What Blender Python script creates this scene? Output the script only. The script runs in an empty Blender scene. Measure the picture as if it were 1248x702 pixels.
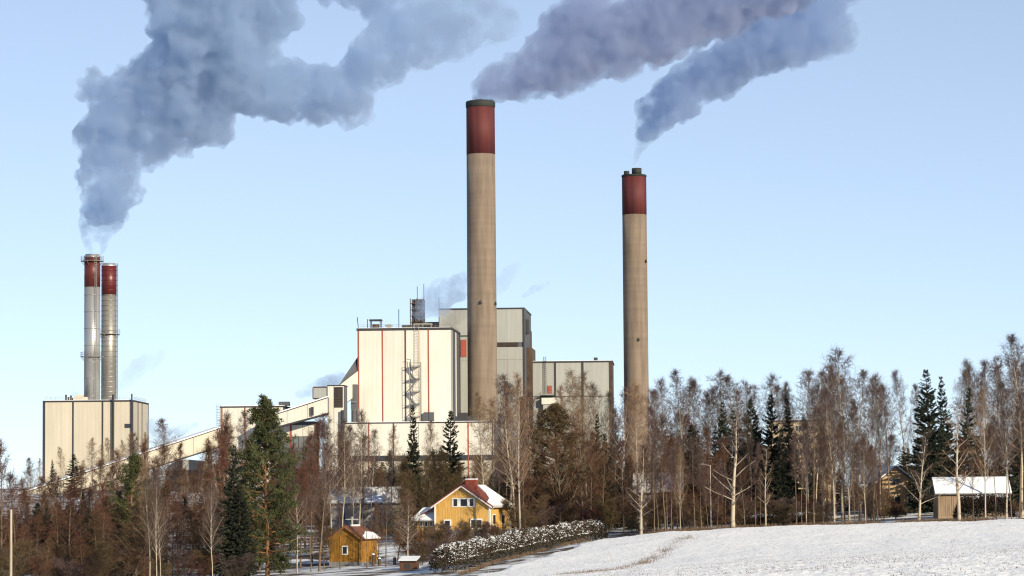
import bpy, math, random
import numpy as np
from mathutils import Matrix, Vector

scene = bpy.context.scene
COL = scene.collection
R = math.radians

# ------------------------------------------------------------------ camera
F = 3540.0                      # focal length in photo pixels (1248 wide)
PITCH, ROLL = math.atan(254 / F), R(0.45)
CAM = Vector((0, 0, 4.0))
_f = Vector((0, math.cos(PITCH), math.sin(PITCH)))
_u0 = Vector((0, -math.sin(PITCH), math.cos(PITCH)))
_x0 = Vector((1, 0, 0))
_r = _x0 * math.cos(ROLL) - _u0 * math.sin(ROLL)
_u = _u0 * math.cos(ROLL) + _x0 * math.sin(ROLL)
cam_data = bpy.data.cameras.new('camera')
cam_data.sensor_width = 36
cam_data.lens = F / 1248 * 36
cam_data.clip_end = 20000
cam = bpy.data.objects.new('camera', cam_data)
COL.objects.link(cam)
m = Matrix.Identity(4)
for i in range(3):
    m[i][0], m[i][1], m[i][2], m[i][3] = _r[i], _u[i], -_f[i], CAM[i]
cam.matrix_world = m
scene.camera = cam

# ------------------------------------------------------------------ sky and sun
SUN_EL, SUN_AZ = R(20.5), R(38.0)      # azimuth: to the right of straight behind the camera
world = bpy.data.worlds.new('World')
scene.world = world
world.use_nodes = True
wn = world.node_tree.nodes
wl = world.node_tree.links
bg = wn['Background']
sky = wn.new('ShaderNodeTexSky')
sky.sky_type = 'NISHITA'
sky.sun_disc = False
sky.sun_elevation = SUN_EL
sky.sun_rotation = math.pi - SUN_AZ
sky.air_density = 0.55
sky.dust_density = 0.0
sky.ozone_density = 4.5
hsv = wn.new('ShaderNodeHueSaturation')
hsv.inputs['Hue'].default_value = 0.5
hsv.inputs['Saturation'].default_value = 0.76
hsv.inputs['Value'].default_value = 1.74
gam = wn.new('ShaderNodeGamma')
gam.inputs[1].default_value = 0.68
wl.new(sky.outputs[0], gam.inputs[0])
wl.new(gam.outputs[0], hsv.inputs['Color'])
wl.new(hsv.outputs[0], bg.inputs[0])
bg.inputs[1].default_value = 0.123
sd = bpy.data.lights.new('sun', 'SUN')
sd.energy = 5.0
sd.angle = R(0.5)
sd.color = (1.0, 0.87, 0.64)
sun = bpy.data.objects.new('sun', sd)
COL.objects.link(sun)
tos = Vector((math.sin(SUN_AZ) * math.cos(SUN_EL), -math.cos(SUN_AZ) * math.cos(SUN_EL), math.sin(SUN_EL)))
sun.rotation_euler = tos.to_track_quat('Z', 'Y').to_euler()
sun.location = (60, -80, 60)
scene.view_settings.view_transform = 'Standard'
scene.view_settings.look = 'None'
scene.view_settings.exposure = 0.3
scene.view_settings.gamma = 1.0
DENOISE = True
cy = scene.cycles
cy.max_bounces = 10
cy.diffuse_bounces = 2
cy.glossy_bounces = 2
cy.transmission_bounces = 3
cy.transparent_max_bounces = 12
cy.volume_bounces = 6
cy.use_adaptive_sampling = False
cy.volume_step_rate = 0.4
cy.volume_max_steps = 256
cy.use_denoising = DENOISE
cy.pixel_filter_type = 'BLACKMAN_HARRIS'
cy.filter_width = 1.2
cy.sample_clamp_indirect = 1.5
cy.caustics_reflective = False
cy.caustics_refractive = False

# ------------------------------------------------------------------ layout helpers
def ray(px, py):
    return _f + _r * ((px - 624) / F) + _u * ((351 - py) / F)

def P(px, py, D):
    d = ray(px, py)
    return CAM + d * (D / d.y)

def tag(o, label=None, cat=None, group=None, kind=None):
    if label: o['label'] = label
    if cat: o['category'] = cat
    if group: o['group'] = group
    if kind: o['kind'] = kind
    return o

def empty(name, loc, rz=0.0):
    o = bpy.data.objects.new(name, None)
    COL.objects.link(o)
    o.location = loc
    o.rotation_euler = (0, 0, rz)
    o.empty_display_size = 1
    return o

def mesh_from(name, V, quads=None, tris=None, smooth=False):
    """numpy arrays to a mesh"""
    me = bpy.data.meshes.new(name)
    V = np.asarray(V, dtype=np.float32)
    q = np.asarray(quads if quads is not None and len(quads) else np.zeros((0, 4)), dtype=np.int32)
    t = np.asarray(tris if tris is not None and len(tris) else np.zeros((0, 3)), dtype=np.int32)
    me.vertices.add(len(V))
    me.vertices.foreach_set('co', V.ravel())
    me.loops.add(q.size + t.size)
    me.loops.foreach_set('vertex_index', np.concatenate([q.ravel(), t.ravel()]))
    me.polygons.add(len(q) + len(t))
    st = np.concatenate([np.arange(len(q)) * 4, len(q) * 4 + np.arange(len(t)) * 3]).astype(np.int32)
    me.polygons.foreach_set('loop_start', st)
    me.polygons.foreach_set('use_smooth', np.full(len(q) + len(t), smooth))
    me.update(calc_edges=True)
    return me

def link(name, me, mat=None, parent=None, loc=None):
    o = bpy.data.objects.new(name, me)
    COL.objects.link(o)
    if mat is not None and not me.materials:
        me.materials.append(mat)
    if parent is not None:
        o.parent = parent
    if loc is not None:
        o.location = loc
    return o

class MB:
    """collects boxes, tubes and polygons into one mesh"""
    def __init__(s):
        s.v, s.f = [], []
    def poly(s, *pts):
        b = len(s.v); s.v += [tuple(p) for p in pts]; s.f.append(tuple(range(b, b + len(pts))))
        return s
    def box(s, x0, x1, y0, y1, z0, z1):
        b = len(s.v)
        s.v += [(x0, y0, z0), (x1, y0, z0), (x1, y1, z0), (x0, y1, z0), (x0, y0, z1), (x1, y0, z1), (x1, y1, z1), (x0, y1, z1)]
        s.f += [tuple(b + i for i in q) for q in ((0, 3, 2, 1), (4, 5, 6, 7), (0, 1, 5, 4), (1, 2, 6, 5), (2, 3, 7, 6), (3, 0, 4, 7))]
        return s
    def prism(s, a, bvec):
        """polygon a swept by bvec"""
        n = len(a); b = len(s.v); bv = Vector(bvec)
        s.v += [tuple(p) for p in a] + [tuple(Vector(p) + bv) for p in a]
        s.f.append(tuple(b + i for i in range(n)))
        s.f.append(tuple(b + n + i for i in reversed(range(n))))
        for i in range(n):
            j = (i + 1) % n
            s.f.append((b + j, b + i, b + n + i, b + n + j))
        return s
    def tube(s, pts, r, n=6, r1=None, cap=True):
        pts = [Vector(p) for p in pts]; b = len(s.v); k = len(pts)
        for i, p in enumerate(pts):
            d = (pts[min(i + 1, k - 1)] - pts[max(i - 1, 0)]).normalized()
            ref = Vector((0, 0, 1)) if abs(d.z) < 0.9 else Vector((1, 0, 0))
            a = d.cross(ref).normalized(); c = d.cross(a)
            rr = r if r1 is None else r + (r1 - r) * i / max(1, k - 1)
            for j in range(n):
                t = 2 * math.pi * j / n
                s.v.append(tuple(p + (a * math.cos(t) + c * math.sin(t)) * rr))
        for i in range(k - 1):
            for j in range(n):
                j2 = (j + 1) % n
                s.f.append((b + i * n + j, b + i * n + j2, b + (i + 1) * n + j2, b + (i + 1) * n + j))
        if cap:
            s.f.append(tuple(b + j for j in reversed(range(n))))
            s.f.append(tuple(b + (k - 1) * n + j for j in range(n)))
        return s
    def lathe(s, prof, cx=0, cy=0, n=40, cap=True):
        b = len(s.v); k = len(prof)
        for r, z in prof:
            for j in range(n):
                t = 2 * math.pi * j / n
                s.v.append((cx + r * math.cos(t), cy + r * math.sin(t), z))
        for i in range(k - 1):
            for j in range(n):
                j2 = (j + 1) % n
                s.f.append((b + i * n + j, b + i * n + j2, b + (i + 1) * n + j2, b + (i + 1) * n + j))
        if cap:
            s.f.append(tuple(b + j for j in reversed(range(n))))
            s.f.append(tuple(b + (k - 1) * n + j for j in range(n)))
        return s
    def build(s, name, mat, parent=None, smooth=False, loc=None):
        me = bpy.data.meshes.new(name)
        me.from_pydata(s.v, [], s.f)
        if smooth:
            me.polygons.foreach_set('use_smooth', [len(p.vertices) == 4 for p in me.polygons])
        me.update()
        return link(name, me, mat, parent, loc)

class Bld:
    """a building's local frame: x along the front, y into depth, z up"""
    def __init__(s, name, label, cat, px, pyb, D, rz=0.0, group=None, z=None):
        p = P(px, pyb, D)
        if z is not None: p.z = z
        s.o, s.rz = p, rz
        s.ex = Vector((math.cos(rz), math.sin(rz), 0)); s.ey = Vector((-math.sin(rz), math.cos(rz), 0))
        s.e = tag(empty(name, p, rz), label, cat, group)
    def loc(s, w):
        d = w - s.o
        return Vector((d.dot(s.ex), d.dot(s.ey), d.z))
    def f(s, px, py, ly=0.0):
        d = ray(px, py); t = (ly - (CAM - s.o).dot(s.ey)) / d.dot(s.ey)
        q = s.loc(CAM + d * t); return q.x, q.z
    def s(s, px, py, lx):
        d = ray(px, py); t = (lx - (CAM - s.o).dot(s.ex)) / d.dot(s.ex)
        q = s.loc(CAM + d * t); return q.y, q.z

# ------------------------------------------------------------------ materials
def mat(name, col, rough=0.75, var=0.08, scale=(0.3, 0.3, 0.05), metal=0.0, bump=0.0, bscale=6.0, col2=None, rnd=0.0, spec=0.3):
    """base colour broken up by stretched noise streaks, with fine bump"""
    M = bpy.data.materials.new(name); M.use_nodes = True
    n, l = M.node_tree.nodes, M.node_tree.links
    b = n['Principled BSDF']
    b.inputs['Roughness'].default_value = rough
    b.inputs['Metallic'].default_value = metal
    b.inputs['Specular IOR Level'].default_value = spec
    tc = n.new('ShaderNodeTexCoord')
    mp = n.new('ShaderNodeMapping'); mp.inputs['Scale'].default_value = scale
    l.new(tc.outputs['Object'], mp.inputs[0])
    nz = n.new('ShaderNodeTexNoise'); nz.inputs['Detail'].default_value = 5; nz.inputs['Scale'].default_value = 1.0
    nz.inputs['Roughness'].default_value = 0.65
    l.new(mp.outputs[0], nz.inputs['Vector'])
    cr = n.new('ShaderNodeValToRGB')
    c = Vector(col[:3]); c2 = Vector(col2[:3]) if col2 else c * (1 - var * 2.2)
    cr.color_ramp.elements[0].position = 0.3; cr.color_ramp.elements[1].position = 0.68
    cr.color_ramp.elements[0].color = (*c2, 1); cr.color_ramp.elements[1].color = (*(c * (1 + var * 0.4) if not col2 else c), 1)
    l.new(nz.outputs['Fac'], cr.inputs[0])
    out = cr.outputs[0]
    if rnd:
        oi = n.new('ShaderNodeObjectInfo')
        hs = n.new('ShaderNodeHueSaturation')
        mr = n.new('ShaderNodeMapRange'); mr.inputs[3].default_value = 1 - rnd; mr.inputs[4].default_value = 1 + rnd
        l.new(oi.outputs['Random'], mr.inputs[0]); l.new(mr.outputs[0], hs.inputs['Value'])
        mh = n.new('ShaderNodeMath'); mh.operation = 'MULTIPLY'; mh.inputs[1].default_value = 7.13
        fr = n.new('ShaderNodeMath'); fr.operation = 'FRACT'
        mr2 = n.new('ShaderNodeMapRange'); mr2.inputs[3].default_value = 0.5 - rnd * 0.05; mr2.inputs[4].default_value = 0.5 + rnd * 0.08
        l.new(oi.outputs['Random'], mh.inputs[0]); l.new(mh.outputs[0], fr.inputs[0]); l.new(fr.outputs[0], mr2.inputs[0])
        l.new(mr2.outputs[0], hs.inputs['Hue']); l.new(out, hs.inputs['Color']); out = hs.outputs[0]
    l.new(out, b.inputs['Base Color'])
    if bump:
        nb = n.new('ShaderNodeTexNoise'); nb.inputs['Scale'].default_value = bscale; nb.inputs['Detail'].default_value = 6
        l.new(tc.outputs['Object'], nb.inputs['Vector'])
        bp = n.new('ShaderNodeBump'); bp.inputs['Strength'].default_value = bump; bp.inputs['Distance'].default_value = 0.1
        l.new(nb.outputs['Fac'], bp.inputs['Height']); l.new(bp.outputs[0], b.inputs['Normal'])
    return M

def cladding(name, col, var=0.06, pitch=0.45, dirt=(0.5, 0.42, 0.3)):
    """profiled sheet: fine vertical ribs in relief, rain streaks and a little dirt"""
    M = mat(name, col, rough=0.55, var=var, scale=(0.35, 0.35, 0.03), rnd=0.045)
    n, l = M.node_tree.nodes, M.node_tree.links
    b = n['Principled BSDF']
    tc = n.new('ShaderNodeTexCoord')
    wv = n.new('ShaderNodeTexWave'); wv.bands_direction = 'X'; wv.inputs['Scale'].default_value = 0.314 / pitch
    l.new(tc.outputs['Object'], wv.inputs['Vector'])
    bp = n.new('ShaderNodeBump'); bp.inputs['Strength'].default_value = 0.25; bp.inputs['Distance'].default_value = 0.06
    l.new(wv.outputs['Fac'], bp.inputs['Height']); l.new(bp.outputs[0], b.inputs['Normal'])
    # large soft dirt
    nz = n.new('ShaderNodeTexNoise'); nz.inputs['Scale'].default_value = 0.12; nz.inputs['Detail'].default_value = 8
    l.new(tc.outputs['Object'], nz.inputs['Vector'])
    mr = n.new('ShaderNodeMapRange'); mr.inputs[1].default_value = 0.5; mr.inputs[2].default_value = 0.8; mr.inputs[4].default_value = 0.22
    l.new(nz.outputs['Fac'], mr.inputs[0])
    mx = n.new('ShaderNodeMix'); mx.data_type = 'RGBA'
    mx.inputs[7].default_value = (*dirt, 1)
    src = b.inputs['Base Color'].links[0].from_socket
    l.new(mr.outputs[0], mx.inputs[0]); l.new(src, mx.inputs[6]); l.new(mx.outputs[2], b.inputs['Base Color'])
    return M

def concrete(name, col):
    """slip-formed chimney concrete: lift rings and long vertical stains"""
    M = mat(name, col, rough=0.9, var=0.17, scale=(0.4, 0.4, 0.035))
    n, l = M.node_tree.nodes, M.node_tree.links
    b = n['Principled BSDF']
    tc = n.new('ShaderNodeTexCoord')
    wv = n.new('ShaderNodeTexWave'); wv.bands_direction = 'Z'; wv.inputs['Scale'].default_value = 0.314 / 2.2 * 1.0
    wv.inputs['Distortion'].default_value = 0.3
    wv.wave_profile = 'SAW'
    l.new(tc.outputs['Object'], wv.inputs['Vector'])
    nz = n.new('ShaderNodeTexNoise'); nz.inputs['Scale'].default_value = 1.0; nz.inputs['Detail'].default_value = 3
    mp = n.new('ShaderNodeMapping'); mp.inputs['Scale'].default_value = (0.02, 0.02, 0.45)
    l.new(tc.outputs['Object'], mp.inputs[0]); l.new(mp.outputs[0], nz.inputs['Vector'])
    mm = n.new('ShaderNodeMapRange'); mm.inputs[1].default_value = 0.3; mm.inputs[2].default_value = 0.7; mm.inputs[3].default_value = 0.90; mm.inputs[4].default_value = 1.06
    l.new(nz.outputs['Fac'], mm.inputs[0])
    m2 = n.new('ShaderNodeMapRange'); m2.inputs[1].default_value = 0.0; m2.inputs[2].default_value = 0.2; m2.inputs[3].default_value = 0.975; m2.inputs[4].default_value = 1.0
    l.new(wv.outputs['Fac'], m2.inputs[0])
    mu = n.new('ShaderNodeMath'); mu.operation = 'MULTIPLY'
    l.new(mm.outputs[0], mu.inputs[0]); l.new(m2.outputs[0], mu.inputs[1])
    mx = n.new('ShaderNodeVectorMath'); mx.operation = 'SCALE'
    src = b.inputs['Base Color'].links[0].from_socket
    l.new(src, mx.inputs[0]); l.new(mu.outputs[0], mx.inputs['Scale']); l.new(mx.outputs[0], b.inputs['Base Color'])
    return M

M_white = cladding('white_cladding', (0.66, 0.63, 0.565))
M_cream = cladding('cream_cladding', (0.54, 0.49, 0.40), dirt=(0.4, 0.33, 0.24))
M_grey = cladding('grey_cladding', (0.36, 0.365, 0.345), dirt=(0.28, 0.26, 0.22))
M_dgrey = mat('dark_grey_cladding', (0.10, 0.105, 0.12), var=0.15)
M_red = mat('red_trim_paint', (0.34, 0.085, 0.06), var=0.15)
M_dark = mat('dark_trim_metal', (0.05, 0.05, 0.055), var=0.15)
M_brown = mat('rusty_brown_steel', (0.10, 0.065, 0.045), var=0.3, scale=(0.5, 0.5, 0.2))
M_conc = concrete('chimney_concrete', (0.24, 0.186, 0.143))
M_redband = mat('red_chimney_paint', (0.135, 0.030, 0.030), rough=0.7, col2=(0.062, 0.017, 0.018), scale=(0.55, 0.55, 0.02))
M_cap = mat('sooty_cap', (0.03, 0.034, 0.033), var=0.2)
M_steel = mat('grey_steel', (0.46, 0.46, 0.46), rough=0.35, metal=0.55, var=0.06, scale=(0.5, 0.5, 0.02), spec=0.5)
M_steel2 = mat('weathered_steel', (0.36, 0.34, 0.31), rough=0.42, metal=0.5, var=0.12, scale=(0.4, 0.4, 0.1), spec=0.5)
M_redsteel = mat('red_steel_paint', (0.115, 0.02, 0.019), rough=0.4, var=0.1, scale=(0.4, 0.4, 0.02), spec=0.5)
M_rail = mat('railing_metal', (0.30, 0.28, 0.25), var=0.1)
M_glass = mat('window_glass', (0.03, 0.035, 0.045), rough=0.12, var=0.1, spec=0.6)
M_snow = mat('snow', (0.82, 0.84, 0.88), rough=0.7, var=0.03, scale=(0.6, 0.6, 0.6), bump=0.5, bscale=1.5)
M_snowthin = mat('thin_snow', (0.80, 0.82, 0.86), rough=0.7, col2=(0.42, 0.42, 0.44), scale=(0.5, 0.5, 0.5), bump=0.4, bscale=2)
M_yellow = mat('yellow_boards', (0.70, 0.41, 0.115), var=0.18, scale=(5.0, 5.0, 0.4), rough=0.7)
M_ochre = mat('ochre_boards', (0.37, 0.18, 0.032), var=0.28, scale=(5.0, 5.0, 0.5), rough=0.8)
M_tan = mat('tan_boards', (0.46, 0.31, 0.17), var=0.12, scale=(4.0, 4.0, 0.5))
M_palewood = mat('pale_boards', (0.33, 0.235, 0.155), var=0.18, scale=(5.0, 5.0, 0.5))
M_greyw = mat('grey_boards', (0.26, 0.25, 0.25), var=0.18, scale=(4.0, 4.0, 0.5))
M_rtile = mat('red_roof_tiles', (0.23, 0.068, 0.05), var=0.2, scale=(2, 2, 2), bump=0.6, bscale=5)
M_wtrim = mat('white_trim_paint', (0.80, 0.79, 0.76), var=0.04)
M_brick = mat('chimney_bricks', (0.33, 0.085, 0.055), var=0.2, scale=(4, 4, 12))
M_apart = mat('yellow_render', (0.80, 0.64, 0.40), var=0.08)
M_btile = mat('brown_roof_tiles', (0.20, 0.085, 0.055), var=0.25, scale=(2, 2, 2), bump=0.6, bscale=5)
# ------------------------------------------------------------------ terrain
_cp = []
def cp(px, py, D):
    p = P(px, py, D); _cp.append((p.x, p.y, p.z))
for a in [(1248, 702, 130), (1248, 634, 385), (900, 702, 150), (830, 646, 385), (1000, 641, 385), (700, 702, 225), (580, 702, 312), (650, 682, 345), (742, 656, 400), (522, 701, 330),
          (585, 652, 422), (612, 652, 425), (540, 655, 425), (430, 688, 390), (460, 684, 390), (445, 647, 475), (360, 694, 375), (200, 710, 335), (13, 712, 330), (100, 712, 340), (1185, 629, 410), (1100, 625, 440), (950, 640, 430),
          (900, 622, 520), (700, 640, 470), (800, 632, 470), (300, 655, 480), (120, 655, 480), (500, 602, 960), (110, 596, 990), (280, 600, 970), (650, 600, 960), (900, 600, 1000), (1248, 602, 1000), (20, 618, 720), (250, 615, 720), (600, 612, 720), (1200, 608, 700)]:
    cp(*a)
_cp += [(0, 0, 2.35), (40, 60, 1.5), (-40, 100, -2.5), (-90, 200, -7.5), (-30, 220, -4.6), (90, 20, 2.4), (-60, 0, 0.5), (160, 200, 2.0), (200, 380, 3.0), (-160, 380, -5.5), (250, 900, 6), (-300, 900, 5), (0, 1500, 9), (500, 1500, 9), (-500, 1500, 8), (0, -200, 2), (400, 200, 3), (-400, 200, -4), (-400, -200, 0), (400, -200, 3)]
_cp = np.array(_cp)
def _tps():
    X = _cp[:, :2] / 300.0; n = len(X)
    d = np.linalg.norm(X[:, None] - X[None], axis=2)
    K = np.where(d > 0, d * d * np.log(d + 1e-9), 0) + np.eye(n) * 0.002
    A = np.zeros((n + 3, n + 3)); A[:n, :n] = K; A[:n, n] = 1; A[:n, n + 1:] = X; A[n, :n] = 1; A[n + 1:, :n] = X.T
    b = np.zeros(n + 3); b[:n] = _cp[:, 2]
    return X, np.linalg.solve(A, b)
_TX, _TW = _tps()
def ground_z(x, y):
    x = np.atleast_1d(np.asarray(x, float)); y = np.atleast_1d(np.asarray(y, float))
    q = np.stack([x, y], -1) / 300.0
    d = np.linalg.norm(q[:, None] - _TX[None], axis=2)
    K = np.where(d > 0, d * d * np.log(d + 1e-9), 0)
    n = len(_TX)
    z = K @ _TW[:n] + _TW[n] + q @ _TW[n + 1:]
    r = np.hypot(x, y - 300)
    w = np.clip((r - 900) / 600, 0, 1); w = w * w * (3 - 2 * w)
    return z * (1 - w) + 8.0 * w
def gz(x, y):
    return float(ground_z(x, y)[0])

def fbm(x, y, seed, octs=3):
    """cheap value noise"""
    out = np.zeros_like(x); amp = 1.0; tot = 0
    for o in range(octs):
        s = 2.0 ** o; xi = np.floor(x * s).astype(np.int64); yi = np.floor(y * s).astype(np.int64); fx = x * s - xi; fy = y * s - yi
        fx = fx * fx * (3 - 2 * fx); fy = fy * fy * (3 - 2 * fy)
        def h(a, b):
            v = (a * 374761393 + b * 668265263 + (seed + o * 17) * 1442695041) & 0xFFFFFFFF
            v = ((v ^ (v >> 13)) * 1274126177) & 0xFFFFFFFF
            return ((v ^ (v >> 16)) & 0xFFFF) / 65535.0
        out += amp * ((h(xi, yi) * (1 - fx) + h(xi + 1, yi) * fx) * (1 - fy) + (h(xi, yi + 1) * (1 - fx) + h(xi + 1, yi + 1) * fx) * fy)
        tot += amp; amp *= 0.5
    return out / tot

def grid_faces(nr, nc, keep=None):
    i = np.arange(nr - 1)[:, None] * nc + np.arange(nc - 1)[None]
    q = np.stack([i, i + 1, i + 1 + nc, i + nc], -1).reshape(-1, 4)
    return q if keep is None else q[keep.reshape(-1)]

# ground sheet to the horizon: spacing grows with distance
def axis(lo, hi, step, grow, far):
    a = list(np.arange(lo, hi + 1e-6, step))
    s = step
    while a[-1] < far: s *= grow; a.append(a[-1] + s)
    s = step; pre = []
    c = lo
    while c > -far: s *= grow; c -= s; pre.append(c)
    return np.array(pre[::-1] + a)
gx = axis(-200, 230, 4, 1.25, 9000); gy = axis(100, 700, 4, 1.22, 9000)
GX, GY = np.meshgrid(gx, gy)
GZ = ground_z(GX.ravel(), GY.ravel()).reshape(GX.shape)
rr = np.hypot(GX, GY)
GZ = GZ + np.where(rr < 900, (fbm(GX / 9, GY / 9, 3, 3) - 0.5) * 0.7, 0)
M_ground = mat('snowy_forest_floor', (0.74, 0.77, 0.82), rough=0.85, col2=(0.085, 0.06, 0.042), scale=(0.16, 0.16, 0.16), bump=0.6, bscale=0.8)
_cr = [n for n in M_ground.node_tree.nodes if n.type == 'VALTORGB'][0].color_ramp
_cr.elements[0].position, _cr.elements[1].position = 0.45, 0.56
ground = link('ground', mesh_from('ground', np.stack([GX.ravel(), GY.ravel(), GZ.ravel() - 0.25], -1), grid_faces(len(gy), len(gx)), smooth=True), M_ground)
tag(ground, 'snow-patched wooded ground of the valley', None, None, 'structure')

# ploughed, snow-covered field
def field_mask(x, y):
    """signed: > 0 inside the field"""
    pts = [P(830, 646, 385), P(1000, 641, 388), P(1320, 633, 384), P(1500, 630, 384)]
    back = np.interp(x, [p.x for p in pts], [p.y for p in pts])
    a, b = P(560, 706, 312), P(742, 658, 398)
    t = np.clip((y - a.y) / (b.y - a.y), -3, 1)
    left = a.x + (b.x - a.x) * t
    left = np.where(y < a.y, a.x + (y - a.y) * 0.05, left)
    return np.minimum(back - y, x - left)
rows = 115 * np.exp(np.arange(0, math.log(396 / 115), 0.0013))
cols = np.concatenate([np.arange(-0.03, 0.190, 0.0007), np.arange(0.190, 0.30, 0.002)])
FX = rows[:, None] * cols[None] + 0.0
FY = np.repeat(rows[:, None], len(cols), 1)
msk = field_mask(FX, FY)
wob = (fbm(FX / 6, FY / 6, 8, 2) - 0.5) * 3
FZ = ground_z(FX.ravel(), FY.ravel()).reshape(FX.shape)
ex_ = np.clip((msk + wob) / 2.0, 0, 1)
clod = fbm(FX / 0.42, FY / 0.6, 21, 2)
clod = np.clip((clod - 0.45) * 3.2, 0, 1) ** 1.2 * 0.05 + fbm(FX / 0.22, FY / 0.35, 5, 1) * 0.04 + (fbm(FX / 5, FY / 9, 4, 2) - 0.5) * 0.30
# tractor furrow that carries the strip of dry grass
FZ = FZ + 0.1 + clod * ex_ - (1 - ex_) * 0.6
keep = (msk[:-1, :-1] + wob[:-1, :-1] > -1.0)
M_field = mat('field_snow', (0.93, 0.93, 0.93), rough=0.75, col2=(0.20, 0.16, 0.13), scale=(4.2, 1.6, 4.2), bump=0.5, bscale=5)
_cr = [n for n in M_field.node_tree.nodes if n.type == 'VALTORGB'][0].color_ramp
_cr.elements[0].position, _cr.elements[1].position = 0.27, 0.36
field = link('field', mesh_from('field', np.stack([FX.ravel(), FY.ravel(), FZ.ravel()], -1), grid_faces(*FX.shape, keep=keep), smooth=True), M_field)
tag(field, 'sunlit snow-covered ploughed field in the foreground', None, None, 'structure')

# frozen clods of soil poking through the snow
_g = np.random.default_rng(12)
n_ = 26000
cD = 118 * np.exp(_g.uniform(0, math.log(386 / 118), n_)); cX = cD * _g.uniform(-0.03, 0.205, n_)
ok_ = (field_mask(cX, cD) > 0.5) & (_g.uniform(0, 1, n_) < (cD / 386) ** 0.6) & (fbm(cX / 4, cD / 14, 33, 2) > _g.uniform(.25, .62, n_))
cX, cD = cX[ok_], cD[ok_]; n_ = len(cX)
cZ = ground_z(cX, cD) + 0.1 + (fbm(cX / 5, cD / 9, 4, 2) - 0.5) * 0.30
a_ = _g.uniform(0, 6.28, (n_, 1)) + np.array([[0, 1.6, 3.1, 4.7]]) + _g.normal(0, .25, (n_, 4)); r_ = _g.uniform(.04, .11, (n_, 4))
ring = np.stack([cX[:, None] + np.cos(a_) * r_, cD[:, None] + np.sin(a_) * r_, np.repeat(cZ[:, None] - .04, 4, 1)], -1)
apex = np.stack([cX + _g.normal(0, .03, n_), cD + _g.normal(0, .03, n_), cZ + _g.uniform(.05, .14, n_)], -1)
CV = np.concatenate([ring, apex[:, None]], 1).reshape(-1, 3)
b_ = (np.arange(n_) * 5)[:, None, None]
CT = (b_ + np.array([[[0, 1, 4], [1, 2, 4], [2, 3, 4], [3, 0, 4]]])).reshape(-1, 3)
tag(link('soil_clods', mesh_from('soil_clods', CV, None, CT), mat('frosted_soil', (.38, .36, .38), col2=(.17, .15, .15), scale=(2, 2, 2))), 'frosted clods of soil scattered over the snowy field', 'soil', None, 'stuff')

# ------------------------------------------------------------------ smoke
def ico(sub):
    import bmesh
    bm = bmesh.new(); bmesh.ops.create_icosphere(bm, subdivisions=sub, radius=1.0)
    V = np.array([v.co[:] for v in bm.verts]); T = np.array([[v.index for v in f.verts] for f in bm.faces]); bm.free()
    return V, T
ICO = ico(2)
def smoke_mat(name, color, dens, aniso, nscale, lo, hi, soft=0.0, fade=None):
    M = bpy.data.materials.new(name); M.use_nodes = True
    n, l = M.node_tree.nodes, M.node_tree.links
    for x in list(n):
        if x.type == 'BSDF_PRINCIPLED': n.remove(x)
    out = n['Material Output']
    pv = n.new('ShaderNodeVolumePrincipled')
    pv.inputs['Color'].default_value = (*color, 1)
    pv.inputs['Anisotropy'].default_value = aniso
    tc = n.new('ShaderNodeTexCoord')
    nz = n.new('ShaderNodeTexNoise'); nz.inputs['Scale'].default_value = nscale; nz.inputs['Detail'].default_value = 5; nz.inputs['Roughness'].default_value = 0.72
    l.new(tc.outputs['Object'], nz.inputs['Vector'])
    mr = n.new('ShaderNodeMapRange'); mr.interpolation_type = 'SMOOTHSTEP'
    mr.inputs[1].default_value = lo; mr.inputs[2].default_value = hi; mr.inputs[3].default_value = soft * dens; mr.inputs[4].default_value = dens
    l.new(nz.outputs['Fac'], mr.inputs[0])
    d = mr.outputs[0]
    if fade:
        sp = n.new('ShaderNodeSeparateXYZ'); l.new(tc.outputs['Object'], sp.inputs[0])
        fr = n.new('ShaderNodeMapRange'); fr.inputs[1].default_value = fade[0]; fr.inputs[2].default_value = fade[1]; fr.inputs[3].default_value = 1.0; fr.inputs[4].default_value = fade[2]
        l.new(sp.outputs['X'], fr.inputs[0])
        mu = n.new('ShaderNodeMath'); mu.operation = 'MULTIPLY'
        l.new(d, mu.inputs[0]); l.new(fr.outputs[0], mu.inputs[1]); d = mu.outputs[0]
    l.new(d, pv.inputs['Density'])
    l.new(pv.outputs[0], out.inputs['Volume'])
    M.cycles.volume_sampling = 'DISTANCE'
    return M

def drop_islands(me):
    """keep the outer shells of a plume: islands (inner voids, specks) with few vertices go"""
    nv = len(me.vertices); co = np.empty(nv * 3, np.float32); me.vertices.foreach_get('co', co)
    ed = np.empty(len(me.edges) * 2, np.int32); me.edges.foreach_get('vertices', ed); ed = ed.reshape(-1, 2)
    lab = np.arange(nv)
    while True:
        m_ = np.minimum(lab[ed[:, 0]], lab[ed[:, 1]])
        new = lab.copy(); np.minimum.at(new, ed[:, 0], m_); np.minimum.at(new, ed[:, 1], m_)
        new = new[new]
        if (new == lab).all(): break
        lab = new
    cnt = np.bincount(lab, minlength=nv); big = cnt[lab] >= max(60, cnt.max() * 0.02)
    nl = len(me.loops); li = np.empty(nl, np.int32); me.loops.foreach_get('vertex_index', li)
    pt = np.empty(len(me.polygons), np.int32); me.polygons.foreach_get('loop_total', pt)
    if (pt != 4).any(): return me
    q = li.reshape(-1, 4); q = q[big[q[:, 0]]]
    idx = np.cumsum(big) - 1
    out = mesh_from('plume', co.reshape(-1, 3)[big], idx[q], None, True)
    bpy.data.meshes.remove(me)
    return out

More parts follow.
